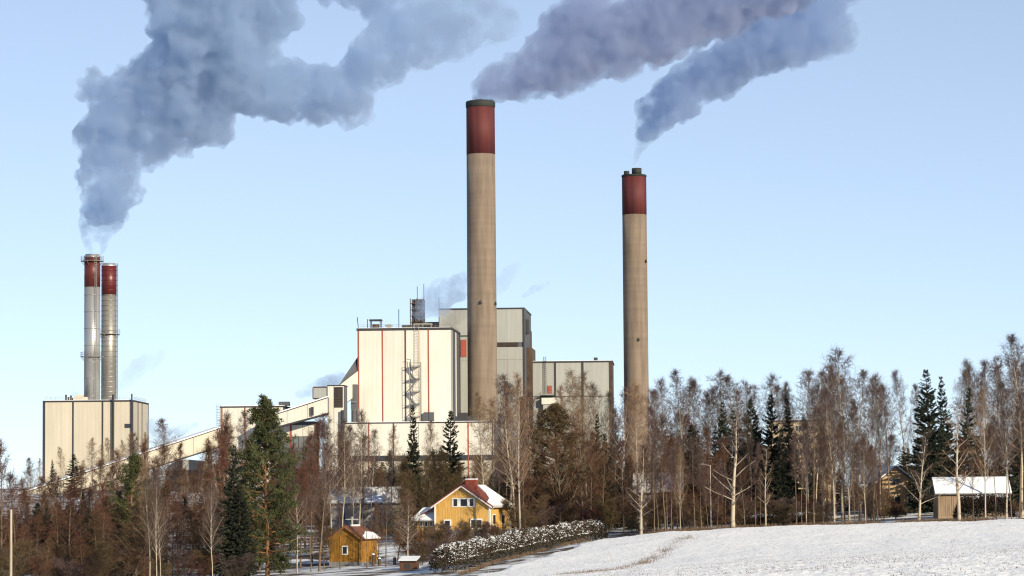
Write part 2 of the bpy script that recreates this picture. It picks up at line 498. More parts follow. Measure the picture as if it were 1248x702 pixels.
def plume(name, label, cat, path, D, seed, M, voxel=1.0, disp=(2.2, 0.9), step=0.55, group=None, lumps=16, squash=1.0):
    rng = np.random.default_rng(seed)
    org = P(path[0][0], path[0][1], D)
    S = []
    for i in range(len(path)):
        a = path[i]
        S.append((P(a[0], a[1], D), a[2] / F * D))
        if i + 1 < len(path) and len(path[i]) < 4:
            b = path[i + 1]
            L = math.hypot(b[0] - a[0], b[1] - a[1]); k = int(L / (step * max(2, (a[2] + b[2]) / 2)))
            for j in range(1, k + 1):
                t = j / (k + 1)
                S.append((P(a[0] + (b[0] - a[0]) * t, a[1] + (b[1] - a[1]) * t, D), (a[2] + (b[2] - a[2]) * t) / F * D * 0.97))
    cs, rs = [], []
    for c, r in S:
        c = np.array(c) + rng.normal(0, 0.10, 3) * r
        cs.append(c); rs.append(r * 0.86)
        for k in range(lumps):
            d = rng.normal(size=3); d /= np.linalg.norm(d)
            r2 = r * rng.uniform(0.18, 0.44)
            c2 = c + d * (r * 0.98 - r2 * 0.75)
            cs.append(c2); rs.append(r2)
            for q in range(4):
                e = rng.normal(size=3) + d; e /= np.linalg.norm(e)
                r3 = r2 * rng.uniform(0.3, 0.5)
                cs.append(c2 + e * r2 * 0.85); rs.append(r3)
    cs = np.array(cs); rs = np.array(rs)
    ok = rs > voxel * 0.8
    cs, rs = cs[ok], rs[ok]
    V0, T0 = ICO
    V = (cs[:, None] + V0[None] * rs[:, None, None]).reshape(-1, 3) - np.array(org)
    T = (T0[None] + (np.arange(len(cs)) * len(V0))[:, None, None]).reshape(-1, 3)
    tmp = bpy.data.objects.new('tmp', mesh_from('tmp', V, None, T)); COL.objects.link(tmp)
    rm = tmp.modifiers.new('r', 'REMESH'); rm.mode = 'VOXEL'; rm.voxel_size = voxel
    texs = []
    for s_, sc_ in zip(disp, (7.0, 2.6)):
        tx = bpy.data.textures.new('billow', 'CLOUDS'); tx.noise_scale = sc_ * voxel; tx.noise_depth = 3; texs.append(tx)
        dm = tmp.modifiers.new('d', 'DISPLACE'); dm.texture = tx; dm.strength = s_; dm.mid_level = 0.5; dm.texture_coords = 'LOCAL'
    rm = tmp.modifiers.new('r2', 'REMESH'); rm.mode = 'VOXEL'; rm.voxel_size = voxel * .9
    dg = bpy.context.evaluated_depsgraph_get()
    me = bpy.data.meshes.new_from_object(tmp.evaluated_get(dg))
    tm = tmp.data
    bpy.data.objects.remove(tmp); bpy.data.meshes.remove(tm)
    me = drop_islands(me)
    me.name = name
    me.materials.clear(); me.materials.append(M)
    o = link(name, me, None, None, org)
    return tag(o, label, cat, group)

M_smoke_b = smoke_mat('blue_grey_smoke', (0.735, 0.838, 0.97), 0.36, 0.5, 0.11, 0.40, 0.62, soft=0.10, fade=(70, 150, 0.16))
M_smoke_c = smoke_mat('mauve_grey_smoke', (0.71, 0.772, 0.918), 0.36, 0.5, 0.13, 0.36, 0.64, soft=0.14)
M_smoke_d = smoke_mat('slate_grey_smoke', (0.665, 0.77, 0.93), 0.34, 0.5, 0.13, 0.36, 0.64, soft=0.12, fade=(40, 85, 0.45))
M_steam = smoke_mat('thin_steam', (0.72, 0.82, 0.96), 0.17, 0.5, 0.16, 0.36, 0.66, soft=0.08)
M_faint = smoke_mat('faint_steam', (0.75, 0.83, 0.95), 0.06, 0.5, 0.13, 0.30, 0.70, soft=0.10)
M_wisp = smoke_mat('wispy_smoke', (0.70, 0.83, 0.98), 0.30, 0.5, 0.22, 0.36, 0.66, soft=0.14)
G_PL = 'smoke plumes from the stacks'
pl = plume('smoke_plume', 'broad blue-grey smoke plume spreading rightward from the twin steel stacks', 'smoke',
      [(124, 262, 17), (128, 248, 30), (138, 222, 40), (133, 183, 42), (140, 150, 44), (165, 128, 46), (205, 105, 55), (250, 80, 70), (262, 30, 80), (240, -40, 70, 0),
       (190, 165, 38, 0), (222, 160, 32, 0), (205, 140, 45, 0), (245, 152, 30, 0), (264, 150, 27, 0), (255, 125, 36, 0), (185, 180, 28, 0), (108, 170, 22, 0), (122, 112, 26, 0),
       (300, 85, 52), (335, 108, 40), (380, 115, 38), (425, 118, 34), (438, 95, 30), (455, 65, 38), (500, 40, 45), (550, 30, 42), (600, 25, 30, 0), (310, 25, 50, 0), (330, -45, 55), (400, -45, 45), (470, -20, 50, 0)],
      1000, 4, M_smoke_b, voxel=0.75, disp=(4.2, 2.8), group=G_PL, lumps=30)
lw = plume('stack_wisp', 'thin wisp', None, [(112, 310, 3.5), (107, 297, 6), (105, 282, 8), (108, 266, 13), (110, 256, 15, 0), (122, 312, 3), (126, 298, 6), (132, 282, 10), (140, 268, 14), (140, 258, 15, 0), (116, 292, 5), (121, 278, 10, 0)], 1000, 5, M_wisp, voxel=0.55, disp=(1.2, 0.6))
for k in ('label', 'category', 'group'):
    if k in lw: del lw[k]
lw.location = lw.location - pl.location; lw.parent = pl
plume('smoke_plume', 'mauve-grey smoke plume streaming from the tall central concrete chimney', 'smoke',
      [(584, 117, 9), (600, 104, 21), (632, 93, 30), (664, 80, 37), (700, 66, 44), (745, 50, 47), (792, 30, 50), (840, 12, 50), (890, -6, 46), (940, -30, 50), (1000, -60, 50, 0), (720, 8, 34), (690, 32, 30, 0)],
      1012, 6, M_smoke_c, voxel=0.7, disp=(3.4, 2.4), group=G_PL, lumps=30)
pl = plume('smoke_plume', 'slate-grey smoke plume drifting right from the shorter right-hand concrete chimney', 'smoke',
      [(792, 158, 16), (803, 138, 26), (822, 118, 31), (850, 98, 33), (884, 84, 31), (915, 60, 38), (955, 42, 44), (995, 36, 40), (1026, 44, 22, 0), (935, 8, 40), (985, -8, 42), (1040, -40, 44, 0)],
      1100, 7, M_smoke_d, voxel=0.7, disp=(3.4, 2.4), group=G_PL, lumps=30)
lw = plume('stack_wisp', 'thin wisp', None, [(774, 200, 3.5), (778, 184, 6), (784, 170, 11), (790, 160, 15, 0)], 1100, 8, M_wisp, voxel=0.55, disp=(1.2, 0.6))
for k in ('label', 'category', 'group'):
    if k in lw: del lw[k]
lw.location = lw.location - pl.location; lw.parent = pl
G_ST = 'small steam puffs about the plant'
for lab, path, D, sd_ in [
    ('blue steam puff drifting over the white boiler house roof towards the central chimney', [(512, 382, 10), (522, 374, 17), (538, 362, 22), (556, 350, 17), (570, 340, 11)], 1012, 11),
    ('faint steam wisp just right of the central concrete chimney', [(600, 356, 9), (610, 346, 13), (620, 334, 11), (630, 324, 7)], 1030, 12),
    ('small dark steam wisp above the grey turbine hall roof', [(638, 362, 5), (652, 352, 6), (668, 346, 4)], 1075, 13),
    ('steam puff rising beside the upper conveyor gallery left of the boiler house', [(416, 458, 9), (406, 464, 13), (392, 470, 12), (376, 476, 9), (364, 480, 6)], 1030, 14),
    ('dark blue steam puff at the left foot of the steel stacks', [(92, 480, 6), (97, 485, 5)], 1012, 15),
    ('pale steam puff right of the twin steel stacks above the cream boiler hall', [(147, 472, 9), (156, 462, 12), (168, 450, 13), (182, 440, 12), (196, 432, 8)], 1030, 16),
    ('low steam bank between the cream boiler hall and the sloping conveyor', [(182, 514, 9), (190, 528, 12), (204, 530, 10), (222, 524, 8), (236, 518, 5)], 1030, 17)]:
    plume('steam_puff', lab, 'steam', path, D, sd_, M_faint if sd_ in (12, 16) else M_steam, voxel=0.6, disp=(1.6, 0.8), group=G_ST, lumps=12)
# ------------------------------------------------------------------ power plant
def panels(b, parent, xs, z0, z1, m, y=0.0, t=0.18, gap=0.12, splits=()):
    """cladding panels side by side between the local x positions, optionally split in height; each panel its own part"""
    zs = [z0] + list(splits) + [z1]
    for i in range(len(xs) - 1):
        for j in range(len(zs) - 1):
            MB().box(xs[i] + gap / 2, xs[i + 1] - gap / 2, y - t, y, zs[j] + (0.03 if j else 0), zs[j + 1] - 0.03).build('wall_panel', m, parent)

def strip(parent, x, z0, z1, m, w=0.7, y=0.0, d=0.32, name='trim_strip', label=None):
    o = MB().box(x - w / 2, x + w / 2, y - d, y - 0.01, z0, z1).build(name, m, parent)
    if label: o['label'] = label
    return o

def side_panels(parent, lx, ys, z0, z1, m, t=0.18, gap=0.12):
    for i in range(len(ys) - 1):
        MB().box(lx, lx + t, ys[i] + gap / 2, ys[i + 1] - gap / 2, z0, z1).build('wall_panel', m, parent)

def railing(parent, pts, z, h=1.1, m=None, name='railing', n=3):
    mb = MB(); pts = [Vector((p[0], p[1], z)) for p in pts]
    for a, b in zip(pts[:-1], pts[1:]):
        L = (b - a).length; k = max(1, int(L / 1.6))
        for i in range(k + 1):
            p = a.lerp(b, i / k); mb.tube([p, p + Vector((0, 0, h))], 0.035, 4)
        for q in range(1, n):
            mb.tube([a + Vector((0, 0, h * q / (n - 1))), b + Vector((0, 0, h * q / (n - 1)))], 0.035, 4)
    return mb.build(name, m or M_rail, parent)

def ring_platform(parent, r, z, m, w=1.3, n=24):
    p = MB().lathe([(r - 0.05, z - 0.25), (r + w, z - 0.15), (r + w, z), (r - 0.05, z)], n=n, cap=False).build('platform', m, parent)
    pts = [((r + w - 0.08) * math.cos(2 * math.pi * i / n), (r + w - 0.08) * math.sin(2 * math.pi * i / n)) for i in range(n + 1)]
    railing(p, pts, z, 1.5, M_rail)
    for i in range(10):
        a = 2 * math.pi * i / 10; c, s = math.cos(a), math.sin(a)
        MB().tube([(r * c, r * s, z - 1.5), ((r + w - .1) * c, (r + w - .1) * s, z - 0.2)], 0.07, 4).build('bracket', m, p)
    return p

def ladder(parent, x, y, z0, z1, m, w=0.6, cage=True, rung=0.6, r=0.06, name='ladder', dx=1, dy=0):
    mb = MB()
    for s in (-1, 1):
        mb.tube([(x + dx * w / 2 * s, y + dy * w / 2 * s, z0), (x + dx * w / 2 * s, y + dy * w / 2 * s, z1)], r, 4)
    z = z0
    while z < z1:
        mb.tube([(x - dx * w / 2, y - dy * w / 2, z), (x + dx * w / 2, y + dy * w / 2, z)], r * 0.7, 4); z += rung
    return mb.build(name, m, parent)

# --- cream boiler hall on the left, with its twin steel stacks
b = Bld('boiler_hall', 'cream panel-clad boiler hall below the twin steel stacks', 'industrial building', 108, 598, 1000, R(-1.5))
A = b
x0, _ = b.f(53.5, 560); x1, _ = b.f(161.5, 560); zt = b.f(108, 488.5)[1]; dep = 34.0
MB().box(x0, x1, 0, dep, -4, zt - 0.05).build('inner_wall', M_dgrey, b.e)
seams = [x0] + [b.f(p, 540)[0] for p in (89, 125)] + [x1]
for i in range(3): panels(b, b.e, [seams[i], seams[i + 1]], -3.5, zt - 0.35, M_cream)
for i, x in enumerate(seams):
    strip(b.e, x, -3.6, zt - 0.3, M_dark, 0.55 if i else 0.9, d=0.3)
MB().box(x0 - 0.4, x1 + 0.4, -0.5, dep + 0.4, zt - 0.3, zt + 0.15).build('roof', M_dark, b.e)
ys = [0.3, 10.5, 19.5, dep]
side_panels(b.e, x1, ys, -3.5, zt - 0.35, M_cream)
for y in ys[1:]:
    MB().box(x1 + 0.01, x1 + 0.34, y - 0.4, y + 0.4, -3.5, zt - 0.3).build('trim_strip', M_dark, b.e)
wx, wz = b.f(155.5, 519)
w_ = MB().box(wx - 1.0, wx + 1.0, -0.28, -0.19, wz - 0.7, wz + 0.7).build('window', M_dark, b.e)
MB().box(wx - 0.8, wx + 0.8, -0.31, -0.285, wz - 0.5, wz + 0.5).build('pane', M_glass, w_)
px_, _ = b.f(138.3, 540); _, pz = b.f(138.3, 481)
MB().tube([(px_, -0.9, -3.5), (px_, -0.9, pz)], 0.42, 8).build('down_pipe', M_dark, b.e)
px_, _ = b.f(161, 540); _, pz = b.f(161, 480)
MB().tube([(px_, -0.75, zt - 20), (px_, -0.75, pz)], 0.28, 6).build('mast', M_dark, b.e)
for a, bb in ((0.5, 0), (1, 1)): pass
railing(b.e, [(x0 + 0.3, 0.5), (x0 + 13, 0.5)], zt + 0.15, 1.2)
railing(b.e, [(x0 + 20, 6), (x1 - 0.5, 6), (x1 - 0.5, dep - 1)], zt + 0.15, 1.3)
for p, t in ((80.5, 481), (83.5, 484), (86.5, 482), (88, 485)):
    vx, vz = b.f(p, t, 8)
    MB().tube([(vx, 8, zt), (vx, 8, vz)], 0.33, 8).build('vent_pipe', M_dark, b.e)
vx, _ = b.f(96, 486, 7)
MB().box(vx - 2, vx + 3, 7, 9, zt + 0.15, zt + 1.6).box(vx - 1.2, vx + 1.5, 7.2, 8.8, zt + 1.6, zt + 2.3).build('roof_unit', M_cream, b.e)
MB().box(x0 + 0.3, x1 - 0.3, 0.2, dep - 0.3, zt + 0.15, zt + 0.32).build('roof_snow', M_snow, b.e)

def steel_stack(label, D, pxl, pxr, ptop, pred, plats, lad_side, m_sh, rings, top_plat=None):
    pc = (pxl + pxr) / 2
    base = P(pc, 490, D)
    zt_ = P(pc, ptop, D).z; zr = P(pc, pred, D).z
    r = (pxr - pxl) / 2 / F * D
    e = tag(empty('steel_stack', (base.x, base.y, A.o.z + zt)), label, 'chimney', 'twin steel stacks')
    z0 = A.o.z + zt; H = zt_ - z0; hr = zr - z0
    MB().lathe([(r * 1.01, 0.0), (r, hr)], n=40).build('shaft', m_sh, e, True)
    MB().lathe([(r + 0.02, hr), (r + 0.02, H - 0.6)], n=40).build('red_band', M_redsteel, e, True)
    MB().lathe([(r + 0.1, H - 0.6), (r + 0.1, H - 0.1), (r - 0.25, H), (r - 0.3, H - 2)], n=40, cap=False).build('cap_ring', M_steel, e, True)
    MB().lathe([(r - 0.35, H - 2), (r - 0.35, H + 0.45), (r - 0.5, H + 0.45), (r - 0.5, H - 2)], n=32, cap=False).build('flue', M_steel, e, True)
    for k in range(rings[0]):
        z = 2 + (H - 4) * k / (rings[0] - 1)
        if any(abs(z - (P(pc, pp, D).z - z0)) < 1 for pp in plats): continue
        MB().lathe([(r, z - rings[1]), (r + 0.1, z - rings[1]), (r + 0.1, z + rings[1]), (r, z + rings[1])], n=40, cap=False).build('flange_ring', M_redsteel if z > hr else m_sh, e, True)
    for pp in plats:
        ring_platform(e, r, P(pc, pp, D).z - z0, M_rail)
    a = lad_side
    cx_, cy_ = (r + 0.45) * math.cos(a), (r + 0.45) * math.sin(a)
    ladder(e, cx_, cy_, 0.4, H + 0.4, M_rail, 0.7, dx=-math.sin(a), dy=math.cos(a), r=0.09)
    return e
steel_stack('taller front steel stack, smooth grey with a dark red top and two ring platforms', 1012, 102.4, 121.8, 311.5, 350, (318, 434.5), R(-60), M_steel, (9, 0.10))
steel_stack('shorter rear steel stack, ribbed weathered grey with a dark red top', 1022, 123.4, 141.8, 322.5, 359.5, (407,), R(-8), M_steel2, (26, 0.14))

# --- low front building under the boiler house
low = Bld('low_wing', 'long low cream wing with red and dark strips in front of the white boiler house', 'industrial building', 510, 602, 960, R(-4))
b = low
lx0, lzt = b.f(419, 515.5); lx1, _ = b.f(602, 515.5); lzb = b.f(560, 554.5)[1]
MB().box(lx0, lx1, 0.2, 26, -4, lzt).build('inner_wall', M_dgrey, b.e)
xs = [lx0] + [b.f(p, 530)[0] for p in (449.5, 479.6, 510, 540, 570.7)] + [lx1]
panels(b, b.e, xs, lzb, lzt - 0.3, M_white, 0.2)
for p, c in ((449.5, M_red), (479.6, M_dark), (570.7, M_red), (600.5, M_dark)):
    strip(b.e, b.f(p, 530)[0], lzb - 8, lzt - 0.28, c, 0.36, y=0.2)
MB().box(lx0 - 0.2, lx1 + 0.2, -0.15, 26.2, lzt - 0.28, lzt + 0.1).build('roof', M_dark, b.e)
MB().box(lx0 + 0.2, lx1 - 0.2, 0.1, 26, lzt + 0.1, lzt + 0.28).build('roof_snow', M_snow, b.e)
zz = b.f(580, 561)[1]
wb = MB().box(lx0, lx1, 0.05, 0.19, zz, lzb - 0.03).build('window_band', M_dark, b.e)
for i in range(22):
    q = lx0 + (lx1 - lx0) * i / 22
    MB().box(q + 0.2, q + (lx1 - lx0) / 22 - 0.2, 0.0, 0.045, zz + 0.2, lzb - 0.25).build('pane', M_glass, wb)
panels(b, b.e, xs, -3.5, zz - 0.03, M_cream, 0.2)
fx_, fz_ = b.f(566, 514, 6)
u = MB().box(fx_ - 3, fx_ + 3, 5, 8, fz_, fz_ + 1.8).box(fx_ - 2, fx_ + 1, 5.2, 7.8, fz_ + 1.8, fz_ + 3.0).build('roof_fan', M_dark, b.e)

# --- white boiler house
wh = Bld('boiler_house', 'tall white boiler house with thin red vertical strips and a lattice stair on its front', 'industrial building', 493, 602, 985, R(-4))
b = wh
x0, zt = b.f(435.6, 401.5); x1, _ = b.f(549.6, 401.5); dep = 33
zlow = 10.0
MB().box(x0, x1, 0, dep, -2, zt).build('inner_wall', M_dgrey, b.e)
cols = [x0] + [b.f(p, 450)[0] for p in (466.4, 494.3, 522.4)] + [x1]
for i in range(4): panels(b, b.e, cols[i:i + 2], zlow, zt - 0.5, M_white, gap=0.1)
for p in (437.2, 466.4, 522.4): strip(b.e, b.f(p, 450)[0], zlow, zt - 0.45, M_red, 0.42)
strip(b.e, b.f(494.3, 450)[0], zlow, zt - 0.45, M_brown, 0.45)
strip(b.e, b.f(511.5, 450)[0], zlow, zt - 0.45, mat('faded_pink_trim', (0.62, 0.45, 0.38)), 0.6)
MB().box(x0 - 0.3, x1 + 0.3, -0.4, dep + 0.3, zt - 0.45, zt + 0.35).build('roof', M_dark, b.e)
ys = [0.2, 4.5, 12, 19, 30, dep]
for i in range(5):
    MB().box(x1 + 0.01, x1 + 0.19, ys[i] + 0.06, ys[i + 1] - 0.06, zlow, zt - 0.5).build('wall_panel', (M_grey, M_dgrey, M_white, M_dgrey, M_white)[i], b.e)
for y in ys[1:-1]: MB().box(x1 + 0.01, x1 + 0.32, y - 0.3, y + 0.3, zlow, zt - 0.47).build('trim_strip', M_dark, b.e)
railing(b.e, [(x0 + .3, 0.2), (x1 - .3, 0.2), (x1 - .3, dep - 1)], zt + 0.35, 1.2)
MB().box(x0 + 0.2, x1 - 0.2, 0.1, dep - 0.2, zt + 0.35, zt + 0.5).build('roof_snow', M_snow, b.e)
vx, vz = b.f(458, 389.5, 5)
v = MB().lathe([(1.25, zt), (1.25, vz - 1.6)], vx, 5, 16).build('roof_vent', M_brown, b.e)
hood = MB().box(vx - 2.1, vx + 2.1, 3, 7, vz - 0.5, vz)
for sx in (-1.7, 1.7):
    for sy in (3.3, 6.7): hood.box(vx + sx - .12, vx + sx + .12, sy - .12, sy + .12, zt + .3, vz - .5)
hood.build('hood', M_dark, v)
for p, t, ly in ((436.8, 386.5, 1), (447.8, 389, 2), (486, 377, 6), (502, 389, 3), (535, 386, 3)):
    qx, qz = b.f(p, t, ly)
    MB().tube([(qx, ly, zt), (qx + (-0.4 if p < 440 else 0), ly, qz)], 0.14, 5).build('mast', M_dark, b.e)
qx, _ = b.f(474, 396, 4)
MB().box(qx - .7, qx + .7, 3, 5, zt + .3, zt + 1.8).box(qx - 1.4, qx + 1.4, 3.6, 4, zt + 1.2, zt + 1.5).build('roof_unit', M_rail, b.e)
qx, qz = b.f(497, 397, 4)
MB().box(qx - 1.9, qx + 1.9, 3, 6, zt + .3, qz + 0.2).build('roof_unit', M_dark, b.e)
qa, qz = b.f(504, 394, 3); qb, _ = b.f(526, 394, 3)
MB().box(qa, qb, 3, 7, zt + 1.6, zt + 2.0).box(qa, qa + .2, 3, 3.3, zt, zt + 1.6).box((qa + qb) / 2, (qa + qb) / 2 + .2, 3, 3.3, zt, zt + 1.6).box(qb - .2, qb, 3, 3.3, zt, zt + 1.6).build('roof_gantry', M_rail, b.e)
# lattice stair tower on the front
sa, _ = b.f(500.5, 480); sb, _ = b.f(513.5, 480); sz1 = b.f(507, 446)[1]; sz0 = b.f(507, 515)[1] - 2
st = MB()
for xx in (sa, sb):
    for yy in (-3.4, -0.6): st.tube([(xx, yy, sz0), (xx, yy, sz1 + 1.2)], 0.13, 4)
nfl = 5; hh = (sz1 - sz0) / nfl
stair = st.build('stair_tower', M_rail, b.e)
for i in range(nfl):
    za, zb = sz0 + hh * i, sz0 + hh * (i + 1)
    MB().box(sa, sb, -3.4, -0.6, zb - 0.1, zb).build('landing', M_rail, stair)
    fl = MB(); d_ = 1 if i % 2 else -1; l_, r_ = (sa, sb) if d_ > 0 else (sb, sa)
    fl.prism([(l_, -2.6, za), (r_, -2.6, zb - .1), (r_, -2.6, zb + .05), (l_, -2.6, za + .15)], (0, .9, 0))
    fl.tube([(l_, -2.7, za + 1.1), (r_, -2.7, zb + 1.0)], 0.06, 4); fl.tube([(sa, -3.4, zb + 1.0), (sb, -3.4, zb + 1.0)], 0.06, 4)
    fl.build('stair_flight', M_rail, stair)
la, _ = b.f(508, 430)
ladder(b.e, la, -0.75, sz1, zt + 1.5, M_rail, 1.3, rung=1.0, r=0.07)
la, lz = b.f(501, 442); MB().tube([(la, -1.6, lz - 2), (la, -1.6, lz + 1), (la - 1.2, -1.9, lz + 1.1)], 0.12, 5).build('lamp_arm', M_dark, b.e)
for p in (520.5, 526):
    qx, qz = b.f(p, 508); MB().box(qx - .9, qx + .9, -2.0, -0.4, zlow, qz + 1.5).build('door_cabin', M_dgrey, b.e)

# --- small annex between boiler house and central chimney
b = Bld('pipe_annex', 'narrow grey annex with a red square sign squeezed behind the boiler house', 'industrial building', 560, 602, 1032, R(-4))
x0, zt = b.f(536, 409.5); x1, _ = b.f(572, 409.5)
MB().box(x0, x1, 0.2, 14, -2, zt).build('inner_wall', M_dgrey, b.e)
xs = [x0, b.f(557, 450)[0], b.f(561, 450)[0], x1]
for i, mm in enumerate((M_grey, M_white, M_grey)): panels(b, b.e, xs[i:i + 2], 8, zt - 0.3, mm, 0.2, splits=(b.f(560, 440)[1],))
MB().box(x0 - .2, x1 + .2, -0.1, 14.2, zt - .3, zt + .15).build('roof', M_dark, b.e)
sx0, sz0 = b.f(561.5, 435); sx1, sz1 = b.f(568.5, 414)
MB().box(sx0, sx1, -0.2, -0.01, sz0, sz1).build('red_sign', M_red, b.e)

# --- grey turbine hall behind
tb = Bld('turbine_hall', 'tall grey hall with a dark louvre band behind the central chimney', 'industrial building', 590, 602, 1050, R(-4))
b = tb
x0, zt = b.f(535, 376.5); x1, _ = b.f(638.5, 376.5); dep = 40
zj = b.f(620, 417.5)[1]; zj2 = b.f(620, 422.5)[1]; zj3 = b.f(620, 438)[1]
MB().box(x0, x1, 0.2, dep, -2, zt).build('inner_wall', M_dgrey, b.e)
xs = [x0] + [x0 + (x1 - x0) * k / 5 for k in range(1, 5)] + [x1]
panels(b, b.e, xs, zj + .1, zt - .35, M_grey, 0.2, gap=0.06)
panels(b, b.e, xs, 6, zj2 - .1, M_grey, 0.2, gap=0.06, splits=(zj3,))
lv = MB().box(x0, x1 - 2.2, -0.05, 0.15, zj2, zj).build('louvre_band', M_dark, b.e)
for k in range(4):
    z = zj2 + (zj - zj2) * (k + .5) / 4
    MB().box(x0, x1 - 2.2, -0.2, -0.06, z - .12, z + .05).build('slat', M_brown, lv)
MB().box(x1 - 0.35, x1 + 0.1, -0.3, 0.0, 6, zt - .36).build('trim_strip', M_dark, b.e)
MB().box(x0 - .2, x1 + .2, -.2, dep + .2, zt - .35, zt + .15).build('roof', M_dark, b.e)
ys = [0.3, 13, 26, dep]
for i in range(3): MB().box(x1 + .1, x1 + .3, ys[i] + .1, ys[i + 1] - .1, 6, zt - .4 - i * 3).build('wall_panel', M_brown if i == 2 else M_dgrey, b.e)
MB().box(x1 + .3, x1 + 2.2, 8, 30, 20, zt - 14).build('duct', M_brown, b.e)
MB().box(x1 + .3, x1 + 1.4, 3, 8, zt - 9, zt - 4).build('duct', M_dark, b.e)
ax, az = b.f(601, 376, 6); MB().tube([(ax, 6, zt), (ax, 6, zt + 1.5)], .2, 5).build('mast', M_dark, b.e)
# open steel stair head rising at its left
b = Bld('stair_head', 'dark open steel stair head rising behind the white boiler house roof', 'steel structure', 508, 602, 1075, R(-4))
x0, zt = b.f(500, 363.8); x1, _ = b.f(516, 363.8); z0 = b.f(508, 410)[1]
MB().box(x0 + .4, x1, 1.2, 6, z0 - 30, zt - .2).build('core', M_dgrey, b.e)
fr = MB()
for xx in (x0, (x0 + x1) / 2, x1): fr.box(xx - .15, xx + .15, -.15, .15, z0 - 30, zt)
fr.build('frame', M_brown, b.e)
k = 0
z = z0 - 4
while z < zt:
    MB().box(x0, x1, 0, 1.15, z, z + .25).box(x0, x1, -.05, .05, z + .9, z + 1.0).build('landing', M_brown, b.e); z += 2.3
x2, z2 = b.f(534, 392); 
MB().box(x1, x2, 1.5, 8, z0 - 30, z2).build('rear_wall', M_dgrey, b.e)
for p, t in ((508.5, 349), (516.5, 346), (535, 362)):
    qx, qz = b.f(p, t, 2); MB().tube([(qx, 2, z2 - 2), (qx, 2, qz)], .12, 5).build('mast', M_dark, b.e)

# --- lower grey hall at the right
gh = Bld('switchgear_hall', 'lower flat-roofed grey hall with dark seams and a red door on its balcony', 'industrial building', 695, 602, 1062, R(-3))
b = gh
x0, zt = b.f(643.5, 441); x1, _ = b.f(746, 441); zm = b.f(690, 483)[1]
MB().box(x0, x1, 0.2, 30, -2, zt).build('inner_wall', M_dgrey, b.e)
cols = [x0] + [b.f(p, 460)[0] for p in (676.6, 710)] + [b.f(743.5, 460)[0]]
zq = b.f(690, 462)[1]
for i in range(3):
    panels(b, b.e, cols[i:i + 2], zm + .1, zt - .35, M_grey, 0.2, gap=.1)
sub = []
for i in range(3): sub += [cols[i] + (cols[i + 1] - cols[i]) * k / 3 for k in range(3)]
panels(b, b.e, sub + [cols[-1]], 4, zm - .15, M_grey, 0.2, gap=.08)
MB().box(x0, cols[-1], -.08, .15, zm - .14, zm + .09).build('ledge', M_dark, b.e)
for p, w in ((676.6, .7), (710, .8), (744.5, 1.3)): strip(b.e, b.f(p, 460)[0], 4, zt - .34, M_brown if p > 740 else M_dark, w, y=0.2)
MB().box(x0 - .1, x1 + .3, -.3, 30.2, zt - .34, zt + .15).build('roof', M_dark, b.e)
MB().box(x0 + .2, x1 - .2, .2, 30, zt + .15, zt + .32).build('roof_snow', M_snow, b.e)
dx0, dz0 = b.f(667.5, 479.5); dx1, dz1 = b.f(672.5, 470)
d = MB().box(dx0, dx1, -.2, -.0, dz0, dz1).build('red_door', M_red, b.e)
MB().box(dx0 + .1, dx0 + .3, -.28, -.21, dz0 + 1, dz0 + 1.3).build('handle', M_dark, d)
bx0, bz = b.f(659, 482.8); bx1, _ = b.f(677, 482.8)
bal = MB().box(bx0, bx1, -2.2, -.25, bz, bz + .3).build('balcony', M_dark, b.e)
railing(bal, [(bx0, -.3), (bx0, -2.1), (bx1, -2.1), (bx1, -.3)], bz + .3, 1.2)
hx0, hz0 = b.f(660.5, 493); hx1, hz1 = b.f(679, 485)
MB().box(hx0, hx1, -2.6, -.05, hz0, hz1).build('entrance_block', M_white, b.e)
MB().box(hx0 + .5, hx1 - .3, -2.2, -.05, 0, hz0 - .01).build('entrance_base', M_grey, b.e)
lx_, lz_ = b.f(664, 435); ladder(b.e, lx_, -.5, dz0, lz_, M_dark, .8, rung=.7, r=.09)
qx, qz = b.f(726, 439, 2); MB().box(qx - .7, qx + .7, 2, 3, zt, qz + 1).build('roof_unit', M_dark, b.e)

# --- dark steel stacks in front of it
for p, w, t, D, lab in ((617, 5, 465, 1034, 'thin dark pipe standing right of the central chimney, behind the trees'), (640, 11, 484, 1036, 'thick dark brown steel column in front of the grey halls')):
    q = P(p, 602, D); zt_ = P(p, t, D).z
    e = tag(empty('steel_column', q), lab, 'steel column')
    r = w / 2 / F * D
    MB().lathe([(r, -2), (r, zt_ - q.z)], n=20).build('shaft', M_brown, e, True)
    MB().lathe([(r + .25, zt_ - q.z - .8), (r + .25, zt_ - q.z), (r - .2, zt_ - q.z + .2)], n=20).build('cap', M_dark, e, True)

# --- concrete chimneys
def concrete_chimney(label, D, top, base, pred, cap_to, pb):
    (xl, xr, yt), (bl, br, yb) = top, base
    pc = (xl + xr) / 2; q = P((bl + br) / 2, pb, D); z = lambda py: P(pc, py, D).z - q.z
    rt, rb = (xr - xl) / 2 / F * D, (br - bl) / 2 / F * D
    e = tag(empty('concrete_chimney', q), label, 'chimney', 'tall concrete chimneys')
    rr = lambda zz: rb + (rt - rb) * (zz - z(yb)) / (z(yt) - z(yb))
    H, hr, hc = z(yt), z(pred), z(cap_to)
    MB().lathe([(rr(-3), -3)] + [(rr(hr * k / 8), hr * k / 8) for k in range(9)], n=64).build('shaft', M_conc, e, True)
    MB().lathe([(rr(hr) + .03, hr + .01), (rr(hc) + .03, hc)], n=64).build('red_band', M_redband, e, True)
    MB().lathe([(rr(hc) + .06, hc), (rr(hc) + .22, hc + .3), (rr(H) + .22, H - .5), (rr(H), H - .1), (rr(H) - 1, H), (rr(H) - 1.1, H - 1)], n=64).build('cap', M_cap, e, True)
    return e, z, rr, q
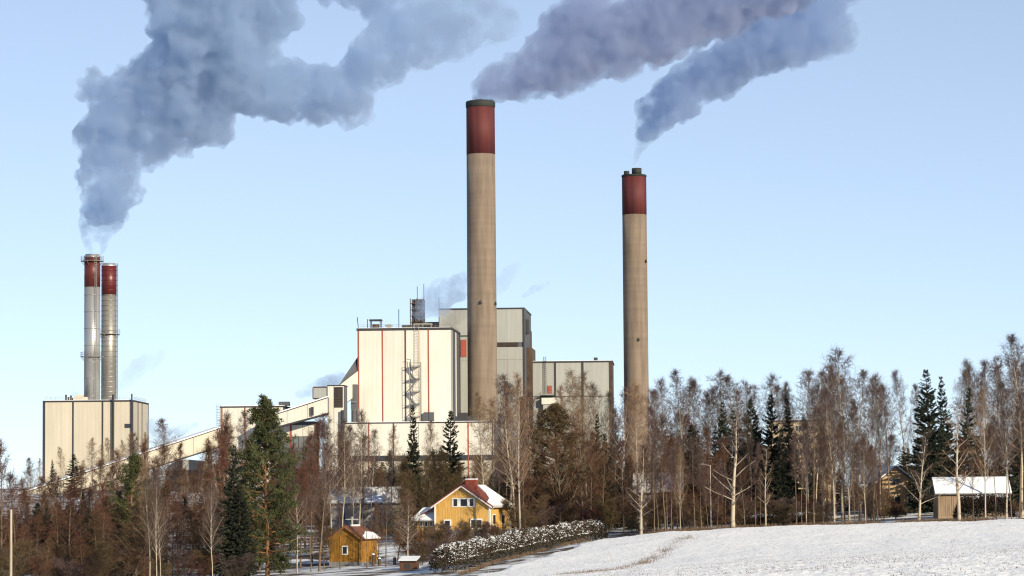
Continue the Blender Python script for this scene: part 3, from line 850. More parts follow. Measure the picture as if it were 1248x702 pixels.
e, z, rr, q = concrete_chimney('tallest concrete chimney in the centre, red-painted top under a sooty cap', 1012, (568.6, 603.3, 123.5), (570.9, 606.9, 420), 188.5, 131.5, 598)
CH1 = e
for p, rad in ((578, 1.5), (585, 1.9), (592, 1.9), (598, 1.3)):
    dx = (p - 586) / F * 1012
    MB().lathe([(rad, z(124)), (rad, z(121.7 if p < 590 else 123)), (rad - .25, z(122)), (rad - .3, z(125))], dx, 0 if p > 580 else 1.5, 16).build('flue', M_cap, e, True)
def warning_lamp(e, ang, zz, rr):
    c, s = math.cos(ang), math.sin(ang); r0 = rr(zz)
    o = MB().box(-.5, .5, -.1, .7, -.5, -.4).box(-.3, .3, .15, .6, -.4, .35).tube([(0, .4, .35), (0, .4, .7)], .14, 6).build('lamp_bracket', M_dark, e)
    o.location = (r0 * c, r0 * s, zz); o.rotation_euler = (0, 0, ang - math.pi / 2)
warning_lamp(e, R(-94), z(369.5), rr); warning_lamp(e, R(-28), z(370.5), rr)
e, z, rr, q = concrete_chimney('shorter concrete chimney to the right, dull red top with two flue stubs', 1100, (757.3, 787.0, 213), (761.8, 792.0, 470), 262, 216, 598)
for p0, p1, t in ((769.5, 781.5, 205.5), (759.8, 766.5, 208.8)):
    rad = (p1 - p0) / 2 / F * 1100; dx = ((p0 + p1) / 2 - 772.3) / F * 1100
    MB().lathe([(rad, z(214)), (rad, z(t)), (rad - .3, z(t) + .05), (rad - .3, z(214))], dx, -.8, 20).build('flue', M_cap, e, True)
warning_lamp(e, R(-80), z(414.5), rr); warning_lamp(e, R(-35), z(319), rr)

# --- conveyor galleries and transfer houses
def gallery(name, label, cat, pa, pb_, Da, Db, thick_a, thick_b, width, m, group=None, snow=True):
    """inclined box gallery between two photo points on its top front edge"""
    a, c = P(*pa, Da), P(*pb_, Db)
    ha, hb = thick_a / F * Da, thick_b / F * Db
    dirv = (c - a); side = Vector((-dirv.y, dirv.x, 0)).normalized()
    if side.y < 0: side = -side
    e = tag(empty(name, a), label, cat, group)
    d = dirv; n = max(3, int(d.length / 9))
    up = Vector((0, 0, 1))
    core = MB().prism([side * .2 - up * ha, d + side * .2 - up * hb, d + side * .2 - up * .1, side * .2 - up * .1], side * (width - .4)); core.build('inner_wall', M_dgrey, e)
    for k in range(n):
        t0, t1 = k / n, (k + 1) / n
        g = d.normalized() * .05
        p0, p1 = d * t0 + g, d * t1 - g
        h0, h1 = ha + (hb - ha) * t0, ha + (hb - ha) * t1
        MB().prism([p0 - up * h0, p1 - up * h1, p1 - up * .25, p0 - up * .25], side * .18).build('wall_panel', m, e)
    MB().prism([side * -.35 - up * .24, d - side * .35 - up * .24, d - side * .35, side * -.35], side * (width + .7)).build('roof', M_dark, e)
    if snow: MB().prism([side * -.3 + up * .004, d - side * .3 + up * .004, d - side * .3 + up * .4, side * -.3 + up * .4], side * (width + .6)).build('roof_snow', M_snow, e)
    MB().prism([side * -.1 - up * (ha + .5), d - side * .1 - up * (hb + .5), d - side * .1 - up * (hb + .01), -side * .1 - up * (ha + .01)], side * (width + .2)).build('bottom_beam', M_dark, e)
    return e, a, d, side
e, a, d, side = gallery('conveyor_gallery', 'long snow-topped conveyor gallery sloping up from lower left to the transfer house', 'conveyor', (2, 609), (268, 521.5), 930, 965, 18, 22, 5.0, M_cream)
for t, sp in ((0.945, 1), (0.62, 1), (0.30, 1)):
    top = a + d * t - Vector((0, 0, 6)); 
    g0 = gz(top.x, top.y)
    leg = MB()
    for sx, sy in ((-5, 0), (5, 0), (-5, 4), (5, 4)):
        leg.tube([Vector((top.x, top.y + sy + .4, top.z)) - a, Vector((top.x + sx * .55, top.y + sy + .4, g0 - 1)) - a], .55, 6)
    for f in (.35, .7):
        zz_ = top.z + (g0 - top.z) * f; w_ = 5 * .55 * f
        leg.tube([Vector((top.x - w_, top.y + .4, zz_)) - a, Vector((top.x + w_, top.y + .4, zz_)) - a], .25, 5)
    leg.build('trestle', mat('concrete_leg', (.40, .37, .33)), e)
# transfer house with red corner strips
b = Bld('transfer_house', 'flat-roofed cream transfer house with red corner strips partly hidden by the tall pine', 'industrial building', 325, 602, 968, R(-4))
x0, zt = b.f(268.5, 495.8); x1, _ = b.f(345, 495.8)
MB().box(x0, x1, .2, 16, -2, zt).build('inner_wall', M_dgrey, b.e)
xs = [x0, b.f(298.6, 505)[0], b.f(322, 505)[0], x1]
panels(b, b.e, xs, 2, zt - .3, M_white, .2)
for p in (270.5, 298.6): strip(b.e, b.f(p, 505)[0], 2, zt - .28, M_red, .38, y=.2)
MB().box(x0 - .2, x1 + .2, -.2, 16.2, zt - .28, zt + .15).build('roof', M_dark, b.e)
MB().box(x0, x1, -.1, 16, zt + .15, zt + .35).build('roof_snow', M_snow, b.e)
lx_, lz0 = b.f(266, 519); _, lz1 = b.f(266, 493); ladder(b.e, lx_, .6, lz0, lz1, M_dark, 1.1, rung=.9, r=.08)
ux0, uz = b.f(339.5, 489.5, 4); ux1, _ = b.f(352, 489.5, 4)
MB().box(ux0, ux1, 4, 7, zt + .3, uz).build('roof_unit', M_dgrey, b.e)
# lower storey with glazed band
b = Bld('sieve_house', 'cream sieve house with a grey glazed band under the upper conveyor gallery', 'industrial building', 363, 602, 962, R(-4))
x0, zt = b.f(344.5, 500); x1, _ = b.f(383, 500); zb1 = b.f(363, 532)[1]; zb2 = b.f(363, 546)[1]
zr_ = b.f(383, 512)[1]
MB().box(x0, x1, .2, 12, -2, zb1 + 5).build('inner_wall', M_dgrey, b.e)
xs = [x0, b.f(354.5, 525)[0], b.f(369, 525)[0], x1]
panels(b, b.e, xs, zb1 + .05, b.f(350, 518)[1], M_white, .2)
strip(b.e, xs[1], 4, b.f(350, 518)[1], M_red, .6, y=.2)
gb = MB().box(x0, x1, .05, .2, zb2, zb1).build('window_band', M_dark, b.e)
for i in range(6):
    q0 = x0 + (x1 - x0) * i / 6
    MB().box(q0 + .12, q0 + (x1 - x0) / 6 - .12, -.02, .045, zb2 + .15, zb1 - .15).build('pane', mat('grey_glass', (.16, .17, .17), rough=.3), gb)
panels(b, b.e, xs, 0, zb2 - .05, M_dgrey, .2)
gallery('conveyor_gallery', 'short upper conveyor gallery rising behind the pine to the transfer tower', 'conveyor', (325, 508), (399.5, 484), 955, 955, 15, 19, 5.0, M_white)
_e = bpy.data.objects['conveyor_gallery.001']
dr = P(380.5, 502, 954.5) - P(325, 508, 955)
MB().box(dr.x - .5, dr.x + .5, dr.y - .35, dr.y - .05, dr.z - 1.2, dr.z + 1.6).build('side_door', M_dark, _e)
# transfer tower
b = Bld('transfer_tower', 'white transfer tower with a brown louvred grille beside the boiler house', 'industrial building', 408, 602, 960, R(-4))
x0, zt = b.f(399, 469.8); x1, _ = b.f(419, 469.8)
MB().box(x0, x1, .2, 9, -2, zt).build('inner_wall', M_dgrey, b.e)
panels(b, b.e, [x0, (x0 + x1) / 2 - .6, x1], 0, zt - .2, M_white, .2, splits=(b.f(408, 515)[1],))
MB().box(x0 - .15, x1 + .15, -.1, 9.2, zt - .2, zt + .15).build('roof', M_dark, b.e)
g0, gz0 = b.f(407.5, 496.7); g1, gz1 = b.f(417.8, 471.6)
gr = MB().box(g0, g1, -.15, -.0, gz0, gz1).build('grille', M_dark, b.e)
for k in range(11):
    z_ = gz0 + (gz1 - gz0) * (k + .5) / 11
    MB().box(g0 + .1, g1 - .1, -.4, -.16, z_ - .08, z_ + .14).build('slat', M_brown, gr)
bx0, bz0 = b.f(382, 485, .5); bx1, bz1 = b.f(398.9, 472.3, .5)
MB().box(bx0, bx1, .5, 8, bz0, bz1).build('side_box', M_grey, b.e)
MB().box(bx0 - .1, bx1 + .0, .3, 8.1, bz1, bz1 + .35).box(bx0 - .3, bx0 - .01, .3, 8, bz0 - .3, bz1).box(bx0, bx1, .35, 8, bz0 - .4, bz0 - .01).build('frame', M_brown, b.e)
px_, pz = b.f(418, 500); MB().tube([(px_, -1.1, 0), (px_, -1.1, pz)], .5, 8).build('down_pipe', M_dark, b.e)
# steep gallery from the tower to the boiler house
a0, a1 = P(413, 470, 966), P(436.5, 452, 986)
u0, u1 = P(413, 497, 966), P(436.5, 480, 986)
e = tag(empty('conveyor_gallery', a0), 'short steep white conveyor gallery joining the transfer tower to the boiler house', 'conveyor')
sv = Vector((0, 5, 0))
MB().prism([u0 - a0, u1 - a0, a1 - a0, Vector((0, 0, 0))], sv).build('wall_panel', M_white, e)
t0, t1 = P(419, 460, 974) - a0, P(436.5, 434, 990) - a0
MB().prism([a1 - a0 + Vector((0, 1, .02)), t1, t0, Vector((0, 1, .3))], Vector((0, 5, 0))).build('hood', M_dgrey, e)
MB().box(u0.x - a0.x + 3.2, u1.x - a0.x, 14, 20, -45, u1.z - a0.z + 3).build('rear_wall', M_dgrey, e)
fr = MB()
for k in range(4):
    xx = u0.x - a0.x + 3.4 + k * 1.2; fr.tube([(xx, 13, -20), (xx, 13, u0.z - a0.z)], .1, 4)
fr.tube([(u0.x - a0.x + 3.2, 13, -5), (u1.x - a0.x, 13, -5)], .1, 4); fr.build('brace', M_rail, e)

# --- round-roofed dark store under the gallery
b = Bld('arched_store', 'dark store with a curved grey roof under the long conveyor gallery', 'storage hall', 228, 602, 985, R(-2))
x0, _ = b.f(200, 580); x1, _ = b.f(256, 580); z1 = b.f(228, 560)[1]; z0 = b.f(228, 573)[1]
arc = [(x0 + (x1 - x0) * k / 10, 0, z0 + (z1 - z0) * math.sin(math.pi * k / 10) ** .7) for k in range(11)]
MB().prism(arc, (0, 30, 0)).build('roof', M_grey, b.e)
MB().box(x0 + .3, x1 - .3, .3, 29.5, -4, z0 - .02).build('wall', M_dgrey, b.e)
for k in range(6):
    q0 = x0 + 1 + (x1 - x0 - 2) * k / 6
    MB().box(q0, q0 + 1.6, .1, .29, 0, z0 - 2).build('door', M_greyw, b.e)
# --- yellow tipping hopper under the gallery trestle
q = P(241, 617, 900); gzq = gz(q.x, q.y)
e = tag(empty('hopper', (q.x, q.y, gzq)), 'dark hopper with a yellow rim under the conveyor trestle', 'machine')
zq_ = q.z - gzq
MB().prism([(-4.5, 0, zq_ + 1), (4.5, 0, zq_ + 1), (2.5, 0, zq_ - 5), (-2.5, 0, zq_ - 5)], (0, 5, 0)).build('body', M_dark, e)
MB().box(-5, 5, -.3, 5.3, zq_ + 1.01, zq_ + 2).build('rim', mat('yellow_paint', (.55, .36, .03)), e)
for sx in (-3, 3):
    for sy in (.5, 4.5): MB().tube([(sx, sy, -1), (sx * .8, sy, zq_ - 3)], .25, 6).build('leg', M_greyw, e)
# ------------------------------------------------------------------ houses and sheds
def gable_walls(W, L, he, hr, axis, y0=0.0, zb=-2.0, ridge=0.5):
    mb = MB()
    if axis == 'y':           # gables face front and back
        r = W * ridge
        mb.prism([(0, y0, zb), (W, y0, zb), (W, y0, he), (r, y0, hr), (0, y0, he)], (0, L, 0))
    else:
        r = L * ridge
        mb.prism([(0, y0, zb), (0, y0, he), (0, y0 + r, hr), (0, y0 + L, he), (0, y0 + L, zb)], (W, 0, 0))
    return mb

def slope(a, b, c, d, t, off=0.0):
    """slab on the plane a b c d (a,b along the eaves, c,d along the ridge), thickness t outward"""
    a, b, c, d = [Vector(p) for p in (a, b, c, d)]
    n = (b - a).cross(d - a).normalized()
    if n.z < 0: n = -n
    return MB().prism([p + n * off for p in (a, b, c, d)], n * t), n

def gable_roof(parent, W, L, he, hr, axis, m, over=0.5, end=0.4, y0=0.0, t=0.16, snow=((), ()), ms=None, lift=0.03, edge=None):
    """two slabs; snow: for each slope rectangles (u0, u1, v0, v1), u along the eaves and v up the slope, in fractions"""
    sl = (hr - he) / ((W if axis == 'y' else L) / 2)
    out = []
    for k in (0, 1):
        if axis == 'y':
            ea = -over if k == 0 else W + over; rx = W / 2
            a, b, c, d = (ea, y0 - end, he - sl * over), (ea, y0 + L + end, he - sl * over), (rx, y0 + L + end, hr), (rx, y0 - end, hr)
        else:
            ey = y0 - over if k == 0 else y0 + L + over; ry = y0 + L / 2
            a, b, c, d = (-end, ey, he - sl * over), (W + end, ey, he - sl * over), (W + end, ry, hr), (-end, ry, hr)
        mb, n = slope(a, b, c, d, t, lift)
        o = mb.build('roof', m, parent); out.append(o)
        A_, B_, C_, D_ = [Vector(p) + n * (lift + t + 0.003) for p in (a, b, c, d)]
        def uv(u, v): return (A_ * (1 - u) + B_ * u) * (1 - v) + (D_ * (1 - u) + C_ * u) * v
        for poly in snow[k]:
            if len(poly) == 4 and not isinstance(poly[0], tuple):
                u0, u1, v0, v1 = poly; poly = [(u0, v0), (u1, v0), (u1, v1), (u0, v1)]
            MB().prism([uv(*p) for p in poly], n * 0.13).build('snow_cover', ms or M_snow, o)
        if edge:
            for p, q in ((a, d), (b, c)):
                p, q = Vector(p), Vector(q); w = Vector((0, -0.05, 0)) if axis == 'y' else Vector((-.05, 0, 0))
                MB().prism([p + n * (lift - .18), q + n * (lift - .18), q + n * (lift - .01), p + n * (lift - .01)], w).build('barge_board', edge, o)
    return out

def window(parent, x0, x1, z0, z1, panes=1, y=0.0, frame=M_wtrim, glass=M_glass, fw=0.12):
    """framed window standing proud of a front wall at local y"""
    f = MB().box(x0, x1, y - 0.05, y - 0.003, z0, z1).build('window', frame, parent)
    w = (x1 - x0 - fw) / panes
    for i in range(panes):
        MB().box(x0 + fw + i * w, x0 + i * w + w, y - 0.075, y - 0.053, z0 + fw, z1 - fw).build('pane', glass, f)
    return f

def side_window(parent, lx, y0, y1, z0, z1, panes=1, frame=M_wtrim, fw=0.12):
    f = MB().box(lx + 0.003, lx + 0.05, y0, y1, z0, z1).build('window', frame, parent)
    w = (y1 - y0 - fw) / panes
    for i in range(panes):
        MB().box(lx + 0.053, lx + 0.075, y0 + fw + i * w, y0 + i * w + w, z0 + fw, z1 - fw).build('pane', M_glass, f)
    return f

def boards(parent, x0, x1, z0, z1, y, m, n):
    pass

# --- yellow house
b = Bld('house', 'bright yellow wooden house with a red tiled roof half covered in snow', 'house', 530.5, 650, 422, R(-17))
W = b.f(596.7, 640)[0]; he = b.f(563, 614.8)[1]; hr = b.f(563, 592.2)[1]
he = b.f(530.5, 615.5)[1]
L = 9.5
gable_walls(W, L, he, hr, 'y').build('wall', M_yellow, b.e)
roofs = gable_roof(b.e, W, L, he, hr, 'y', M_rtile, over=.55, end=.45, edge=M_wtrim,
           snow=((), [[(0.02, 0.0), (0.99, 0.0), (0.99, 0.97), (0.66, 0.97), (0.52, 0.62), (0.30, 0.34), (0.02, 0.2)]]))
MB().box(-.03, W + .03, -.06, L + .03, -2, 0.5).build('plinth', M_greyw, b.e)
for x in (0, W):
    MB().box(x - .13, x + .13, -.045, -.004, .51, he - .05).build('corner_board', M_wtrim, b.e)
MB().box(W + .004, W + .045, -.04, .16, .51, he - .1).build('corner_board', M_wtrim, b.e)
MB().box(W + .004, W + .045, L - .2, L, .51, he - .1).build('corner_board', M_wtrim, b.e)
x0, z0 = b.f(551.2, 618); x1, z1 = b.f(579, 606.8)
f = MB().box(x0, x1, -.05, -.003, z0, z1).build('window', M_wtrim, b.e)
for pa, pb in ((553.0, 557.4), (561.7, 569.4), (572.8, 577)):
    MB().box(b.f(pa, 612)[0], b.f(pb, 612)[0], -.08, -.053, z0 + .14, z1 - .16).build('pane', M_glass, f)
x0, z0 = b.f(573, 645); x1, z1 = b.f(588, 632)
window(b.e, x0, x1, z0, z1, 2, fw=.2)
x0, z0 = b.f(541, 645); x1, z1 = b.f(550, 633)
window(b.e, x0, x1, z0, z1, 1, fw=.2)
side_window(b.e, W, 1.4, 2.8, 1.2, 2.7, 1)
side_window(b.e, W, 5.6, 7.2, 1.2, 2.7, 2)
cx0, ct = b.f(567.5, 584.3, 2.5); cx1, _ = b.f(579, 584.3, 2.5)
ch = MB().box(cx0, cx1, 2.5, 3.6, hr - 1.2, ct - .25).build('chimney', M_brick, roofs[1])
MB().box(cx0 - .08, cx1 + .08, 2.42, 3.68, ct - .24, ct - .05).build('chimney_cap', M_brick, b.e)
MB().box(cx0 - .05, cx1 + .05, 2.45, 3.65, ct - .046, ct + .12).build('snow_cap', M_snow, b.e)
MB().tube([(W + .6, -.1, he - .35), (W + .6, L + .3, he - .35)], .075, 6).build('gutter', M_wtrim, b.e)
MB().tube([(W + .6, L - .3, he - .4), (W + .12, L - .1, he - 1.0), (W + .12, L - .1, 0.2)], .06, 6).build('down_pipe', M_wtrim, b.e)
MB().tube([(W + .6, .1, he - .4), (W + .12, -.05, he - .9), (W + .12, -.05, 0.2)], .06, 6).build('down_pipe', M_wtrim, b.e)
# porch on its left side
ax0, az = b.f(508, 632, 1.5); azr = b.f(530, 617.5, 1.5)[1]
az0 = az
MB().prism([(ax0, 1.5, -2), (-.03, 1.5, -2), (-.03, 1.5, az + .7), (ax0, 1.5, az)], (0, 4.5, 0)).build('porch', M_yellow, b.e)
mb, n = slope((ax0 - .5, 1.0, az - .1), (ax0 - .5, 6.4, az - .1), (-.04, 6.4, azr), (-.04, 1.0, azr), .12)
pr = mb.build('porch_roof', M_rtile, b.e)
mb, n = slope((ax0 - .5, 1.0, az - .1), (ax0 - .5, 6.4, az - .1), (-.04, 6.4, azr), (-.04, 1.0, azr), .22, .124)
mb.build('snow_cover', M_snow, pr)
# front slope of porch so that snow is seen from the field
mb, n = slope((ax0 - .5, .45, az - .35), (-.04, .45, az - .35), (-.04, 2.6, azr - .05), (ax0 + .6, 2.6, azr - .35), .25)
mb.build('snow_cover', M_snow, pr)
for pa, pb in ((511.5, 515.5), (517.5, 521.5), (523.5, 528)):
    xa, za = b.f(pa, 642, 1.5); xb, zb_ = b.f(pb, 635, 1.5)
    window(b.e, xa, xb, za, zb_, 1, y=1.5, fw=.12)

# --- ochre shed
b = Bld('shed', 'small ochre wooden shed with a red roof patched with snow in the hollow', 'shed', 401.5, 688, 388, R(-24))
W = b.f(440.4, 670)[0]; he = b.f(401.5, 656)[1]; hr = b.f(418, 641.5)[1]
L = 4.6
gable_walls(W, L, he, hr, 'y').build('wall', M_ochre, b.e)
gable_roof(b.e, W, L, he, hr, 'y', M_btile, over=.35, end=.25, t=.1, edge=mat('worn_board', (.36, .16, .06), var=.2),
           snow=((), [[(0.12, 0.0), (0.99, 0.0), (0.99, 0.42), (0.60, 0.50), (0.35, 0.30), (0.15, 0.2)], (0.3, 0.8, .93, .995)]))
x0, z0 = b.f(416.8, 676.2); x1, z1 = b.f(424.2, 665)
window(b.e, x0, x1, z0, z1, 1, fw=.16)
MB().box(-.02, W + .02, -.05, L + .02, -2, .35).build('plinth', M_greyw, b.e)
for i in range(9):
    xq = W * (i + .5) / 9
    if x0 - .1 < xq < x1 + .1: continue
    MB().box(xq - .03, xq + .03, -.025, -.002, .36, he + (hr - he) * (1 - abs(xq - W / 2) / (W / 2)) - .12).build('batten', M_ochre, b.e)
dd = MB().box(W + .003, W + .05, 1.6, 2.6, .36, 2.1).build('door', M_ochre, b.e)
MB().box(W + .053, W + .1, 1.7, 1.75, 1.1, 1.3).build('handle', M_dark, dd)
# aerial on its roof
ta, tz = b.f(429, 632.5, 2.3)
e = MB().tube([(0, 0, 0), (0, 0, tz - hr + .9)], .05, 5).tube([(-.95, 0, tz - hr + .55), (.95, 0, tz - hr + .55)], .05, 5).tube([(-.3, -.2, tz - hr + .55), (-.3, .2, tz - hr + .55)], .03, 4).build('roof_aerial', M_wtrim, b.e)
e.location = (ta, 2.3, hr - .6)

# --- long grey barn behind
b = Bld('barn', 'long grey barn with a snow-dusted roof behind the ochre shed', 'barn', 402, 646, 478, R(-3))
W = b.f(486, 630)[0]; he = b.f(440, 612.5)[1]; L = 9.0; hr = b.f(440, 595.5, L / 2)[1]
gable_walls(W, L, he, hr, 'x').build('wall', M_greyw, b.e)
gable_roof(b.e, W, L, he, hr, 'x', M_greyw, over=.5, end=.4, snow=([(0, 1, 0, 1)], [(0, 1, 0, 1)]), ms=M_snowthin)
for i in range(3):
    q0 = W * (.12 + .3 * i); window(b.e, q0, q0 + 1.3, 1.6, 2.8, 2, frame=M_greyw)
MB().box(W * .8, W * .8 + 1.6, -.06, -.003, .1, 2.4).build('door', M_dgrey, b.e)

# --- house with the bluish roof behind the right-hand trees
b = Bld('house', 'grey house with a bluish snowy roof behind the bare trees under the right chimney', 'house', 774, 636, 455, R(-5))
W = b.f(830, 620)[0]; he = b.f(800, 599)[1]; L = 8.5; hr = b.f(800, 578, L / 2)[1]
gable_walls(W, L, he, hr, 'x').build('wall', M_greyw, b.e)
gable_roof(b.e, W, L, he, hr, 'x', M_dgrey, over=.5, end=.4, snow=([(0, 1, 0, 1)], [(0, 1, 0, 1)]), ms=M_snowthin)
for i in range(3):
    q0 = W * (.1 + .3 * i); window(b.e, q0, q0 + 1.2, 1.2, 2.5, 2)

# --- tan house at the right
b = Bld('house', 'tan gabled house with a thin snowy roof edge left of the garage', 'house', 1076, 625, 445, R(6))
W = b.f(1127, 610)[0]; rx_, hr = b.f(1091, 569.5)
he = b.f(1133, 599)[1]
sl = (hr - he) / (W - rx_); hl = hr - sl * rx_ * 1.0
L = 10
MB().prism([(0, 0, -2), (W, 0, -2), (W, 0, he + .2), (rx_, 0, hr), (0, 0, hl)], (0, L, 0)).build('wall', M_tan, b.e)
mb, n = slope((W + 1.2, -.5, he - sl * 1.2 + .25), (W + 1.2, L + .5, he - sl * 1.2 + .25), (rx_, L + .5, hr), (rx_, -.5, hr), .16, .03); rf = mb.build('roof', M_dgrey, b.e)
mb, n = slope((W + 1.2, -.5, he - sl * 1.2 + .25), (W + 1.2, L + .5, he - sl * 1.2 + .25), (rx_, L + .5, hr), (rx_, -.5, hr), .15, .194); mb.build('snow_cover', M_snow, rf)
mb, n = slope((-1.0, -.5, hl - sl), (-1.0, L + .5, hl - sl), (rx_, L + .5, hr), (rx_, -.5, hr), .16, .03); rf = mb.build('roof', M_dgrey, b.e)
mb, n = slope((-1.0, -.5, hl - sl), (-1.0, L + .5, hl - sl), (rx_, L + .5, hr), (rx_, -.5, hr), .15, .194); mb.build('snow_cover', M_snow, rf)
x0, z0 = b.f(1087, 592); x1, z1 = b.f(1096.5, 582.5); window(b.e, x0, x1, z0, z1, 2, frame=M_palewood)
x0, z0 = b.f(1106, 614.5); x1, z1 = b.f(1114, 604); window(b.e, x0, x1, z0, z1, 1)
x0, z0 = b.f(1082, 616); x1, z1 = b.f(1098, 604); window(b.e, x0, x1, z0, z1, 2, frame=M_tan)
MB().box(-.02, W + .02, -.05, L, -2, .3).build('plinth', M_greyw, b.e)
q0, qz = b.f(1129, 600, 2); q1, _ = b.f(1136, 600, 2)
MB().box(W + .01, q1, 2, 6, -1, b.f(1130, 606, 2)[1]).build('side_wing', M_greyw, b.e)

# --- garage
b = Bld('garage', 'pale boarded garage with a smooth snowy roof behind the dark hedge', 'garage', 1143.5, 629, 412, R(-3))
W = b.f(1229, 612)[0]; he = b.f(1185, 600.5)[1]; L = 7.5; hr = b.f(1185, 583.5, L / 2)[1]
gable_walls(W, L, he, hr, 'x').build('wall', M_palewood, b.e)
gable_roof(b.e, W, L, he, hr, 'x', M_greyw, over=.5, end=.45, snow=([(0, 1, 0, 1)], [(0, 1, 0, 1)]), edge=M_palewood)
for i in range(8):
    xq = .1 + i * .3
    MB().box(xq, xq + .24, -.04, -.003, .1, he - .3).build('board', M_palewood, b.e)
MB().box(2.9, 5.6, -.06, -.003, .05, 2.3).build('garage_door', M_greyw, b.e)
window(b.e, W - 3.2, W - 1.8, 1.2, 2.3, 2)

# --- yellow apartment block far behind the trees
b = Bld('apartment_block', 'sunlit yellow apartment block glimpsed between the bare birches', 'apartment building', 938, 600, 700, R(-8))
W = b.f(1012, 560)[0]; zt = b.f(975, 514)[1]; L = 14
MB().box(0, W, 0, L, -3, zt).build('wall', M_apart, b.e)
MB().box(-.3, W + .3, -.3, L + .3, zt + .003, zt + .4).build('roof', M_dgrey, b.e)
MB().box(-.2, W + .2, -.2, L + .2, zt + .404, zt + .6).build('snow_cover', M_snow, b.e)
nst = max(3, int(zt / 2.9))
for j in range(nst):
    zz = zt - 2.3 - j * 2.9
    for i in range(5):
        x0 = W * (.06 + .19 * i); window(b.e, x0, x0 + 1.5, zz, zz + 1.4, 2, fw=.1)

# --- little brown hut in the hollow
b = Bld('kennel', 'little brown hut with a snow-capped roof at the foot of the bare trees', 'hut', 487, 700, 352, R(-10), z=gz(P(487, 700, 352).x, 352))
W = b.f(507, 690)[0]; zt = b.f(497, 684.5)[1]
MB().box(0, W, 0, 1.8, -1, zt).build('wall', mat('brown_boards', (.12, .06, .035), var=.2, scale=(4, 4, .5)), b.e)
MB().prism([(-.15, -.2, zt + .01), (W + .15, -.2, zt + .01), (W + .15, 2.0, zt + .45), (-.15, 2.0, zt + .45)], (0, 0, .1)).build('roof', M_dark, b.e)
MB().prism([(-.12, -.18, zt + .114), (W + .12, -.18, zt + .114), (W + .12, 1.98, zt + .554), (-.12, 1.98, zt + .554)], (0, 0, .1)).build('snow_cover', M_snow, b.e)
MB().box(W * .3, W * .65, -.04, -.003, 0, zt * .7).build('door', M_dark, b.e)

# --- posts
def pole(name, lab, cat, px, pt, pb, D, r, m, arm=None):
    q = P(px, pb, D); q.z = min(q.z, gz(q.x, q.y)); top = P(px, pt, D).z - q.z
    e = tag(empty(name, q), lab, cat)
    MB().tube([(0, 0, -.5), (0, 0, top)], r, 10, r * .75).build('post', m, e)
    if arm:
        MB().tube([(0, 0, top - .05), (-1.0, -.2, top + .15)], .05, 6).build('arm', m, e)
        MB().prism([(-1.6, -.35, top + .1), (-.9, -.35, top + .08), (-.9, -.35, top + .25), (-1.6, -.35, top + .2)], (0, .3, 0)).build('lamp_head', m, e)
    else:
        MB().lathe([(r * .8, top + .003), (r * .8, top + .06), (0.02, top + .12)], n=10).build('cap', m, e)
    return e
pole('utility_pole', 'pale wooden pole standing at the far left edge of the woods', 'pole', 13.2, 622, 704, 322, .17, mat('pale_pole_wood', (.48, .40, .30), var=.15, scale=(3, 3, .3)))
pole('street_lamp', 'thin grey street lamp among the trees left of the largest field-edge birch', 'street lamp', 866.5, 567, 641, 395, .09, M_steel2, arm=True)
for i, (px, pt, pb, lab) in enumerate([(455, 676, 690, 'tallest dark stump left of the small brown hut'), (462.5, 681, 692, 'snow-topped stump between two other stumps by the shed'), (481, 680, 694, 'weathered post nearest the small brown hut')]):
    q = P(px, pb, 380); q.z = gz(q.x, q.y) - .1
    e = tag(empty('fence_post', q), lab, 'post', 'old posts by the shed')
    h = max(.7, P(px, pt, 380).z - q.z)
    MB().lathe([(.22, -.2), (.2, h)], n=9).build('stake', M_brown, e); MB().lathe([(.21, h + .003), (.2, h + .1), (.08, h + .16)], n=9).build('snow_cap', M_snow, e)
# ------------------------------------------------------------------ trees
def norm(v): return v / np.maximum(np.linalg.norm(v, axis=-1, keepdims=True), 1e-9)

def tubes(Pt, Rd, s):
    """(n,k,3) polylines and (n,k) radii to vertices and quads, s sides"""
    n, k, _ = Pt.shape
    T = np.empty_like(Pt); T[:, 1:-1] = Pt[:, 2:] - Pt[:, :-2]; T[:, 0] = Pt[:, 1] - Pt[:, 0]; T[:, -1] = Pt[:, -1] - Pt[:, -2]
    T = norm(T)
    ref = np.where(np.abs(T[..., 2:3]) < 0.9, np.array([0, 0, 1.0]), np.array([1.0, 0, 0]))
    A = norm(np.cross(T, ref)); B = np.cross(T, A)
    ang = np.arange(s) * 2 * np.pi / s
    V = Pt[:, :, None] + Rd[:, :, None, None] * (A[:, :, None] * np.cos(ang)[None, None, :, None] + B[:, :, None] * np.sin(ang)[None, None, :, None])
    i = (np.arange(n) * k * s)[:, None, None] + (np.arange(k - 1) * s)[None, :, None] + np.arange(s)[None, None]
    j = (np.arange(n) * k * s)[:, None, None] + (np.arange(k - 1) * s)[None, :, None] + ((np.arange(s) + 1) % s)[None, None]
    Q = np.stack([i, j, j + s, i + s], -1).reshape(-1, 4)
    return V.reshape(-1, 3), Q

def grow(rng, base, d, L, k, bend, wob):
    """polylines of k points"""
    n = len(base); Pt = np.empty((n, k, 3)); Pt[:, 0] = base; d = norm(d)
    st = (L / (k - 1))[:, None]
    bend = np.broadcast_to(np.asarray(bend, float).reshape(-1, 1), (n, 1))
    for i in range(1, k):
        Pt[:, i] = Pt[:, i - 1] + d * st
        d = norm(d + bend * np.array([0, 0, 1.0]) + rng.normal(0, wob, (n, 3)))
    return Pt

def along(Pt, idx, t):
    k = Pt.shape[1]; f = t * (k - 1); i = np.minimum(f.astype(int), k - 2); w = (f - i)[:, None]
    a, b = Pt[idx, i], Pt[idx, i + 1]
    return a * (1 - w) + b * w, norm(b - a)

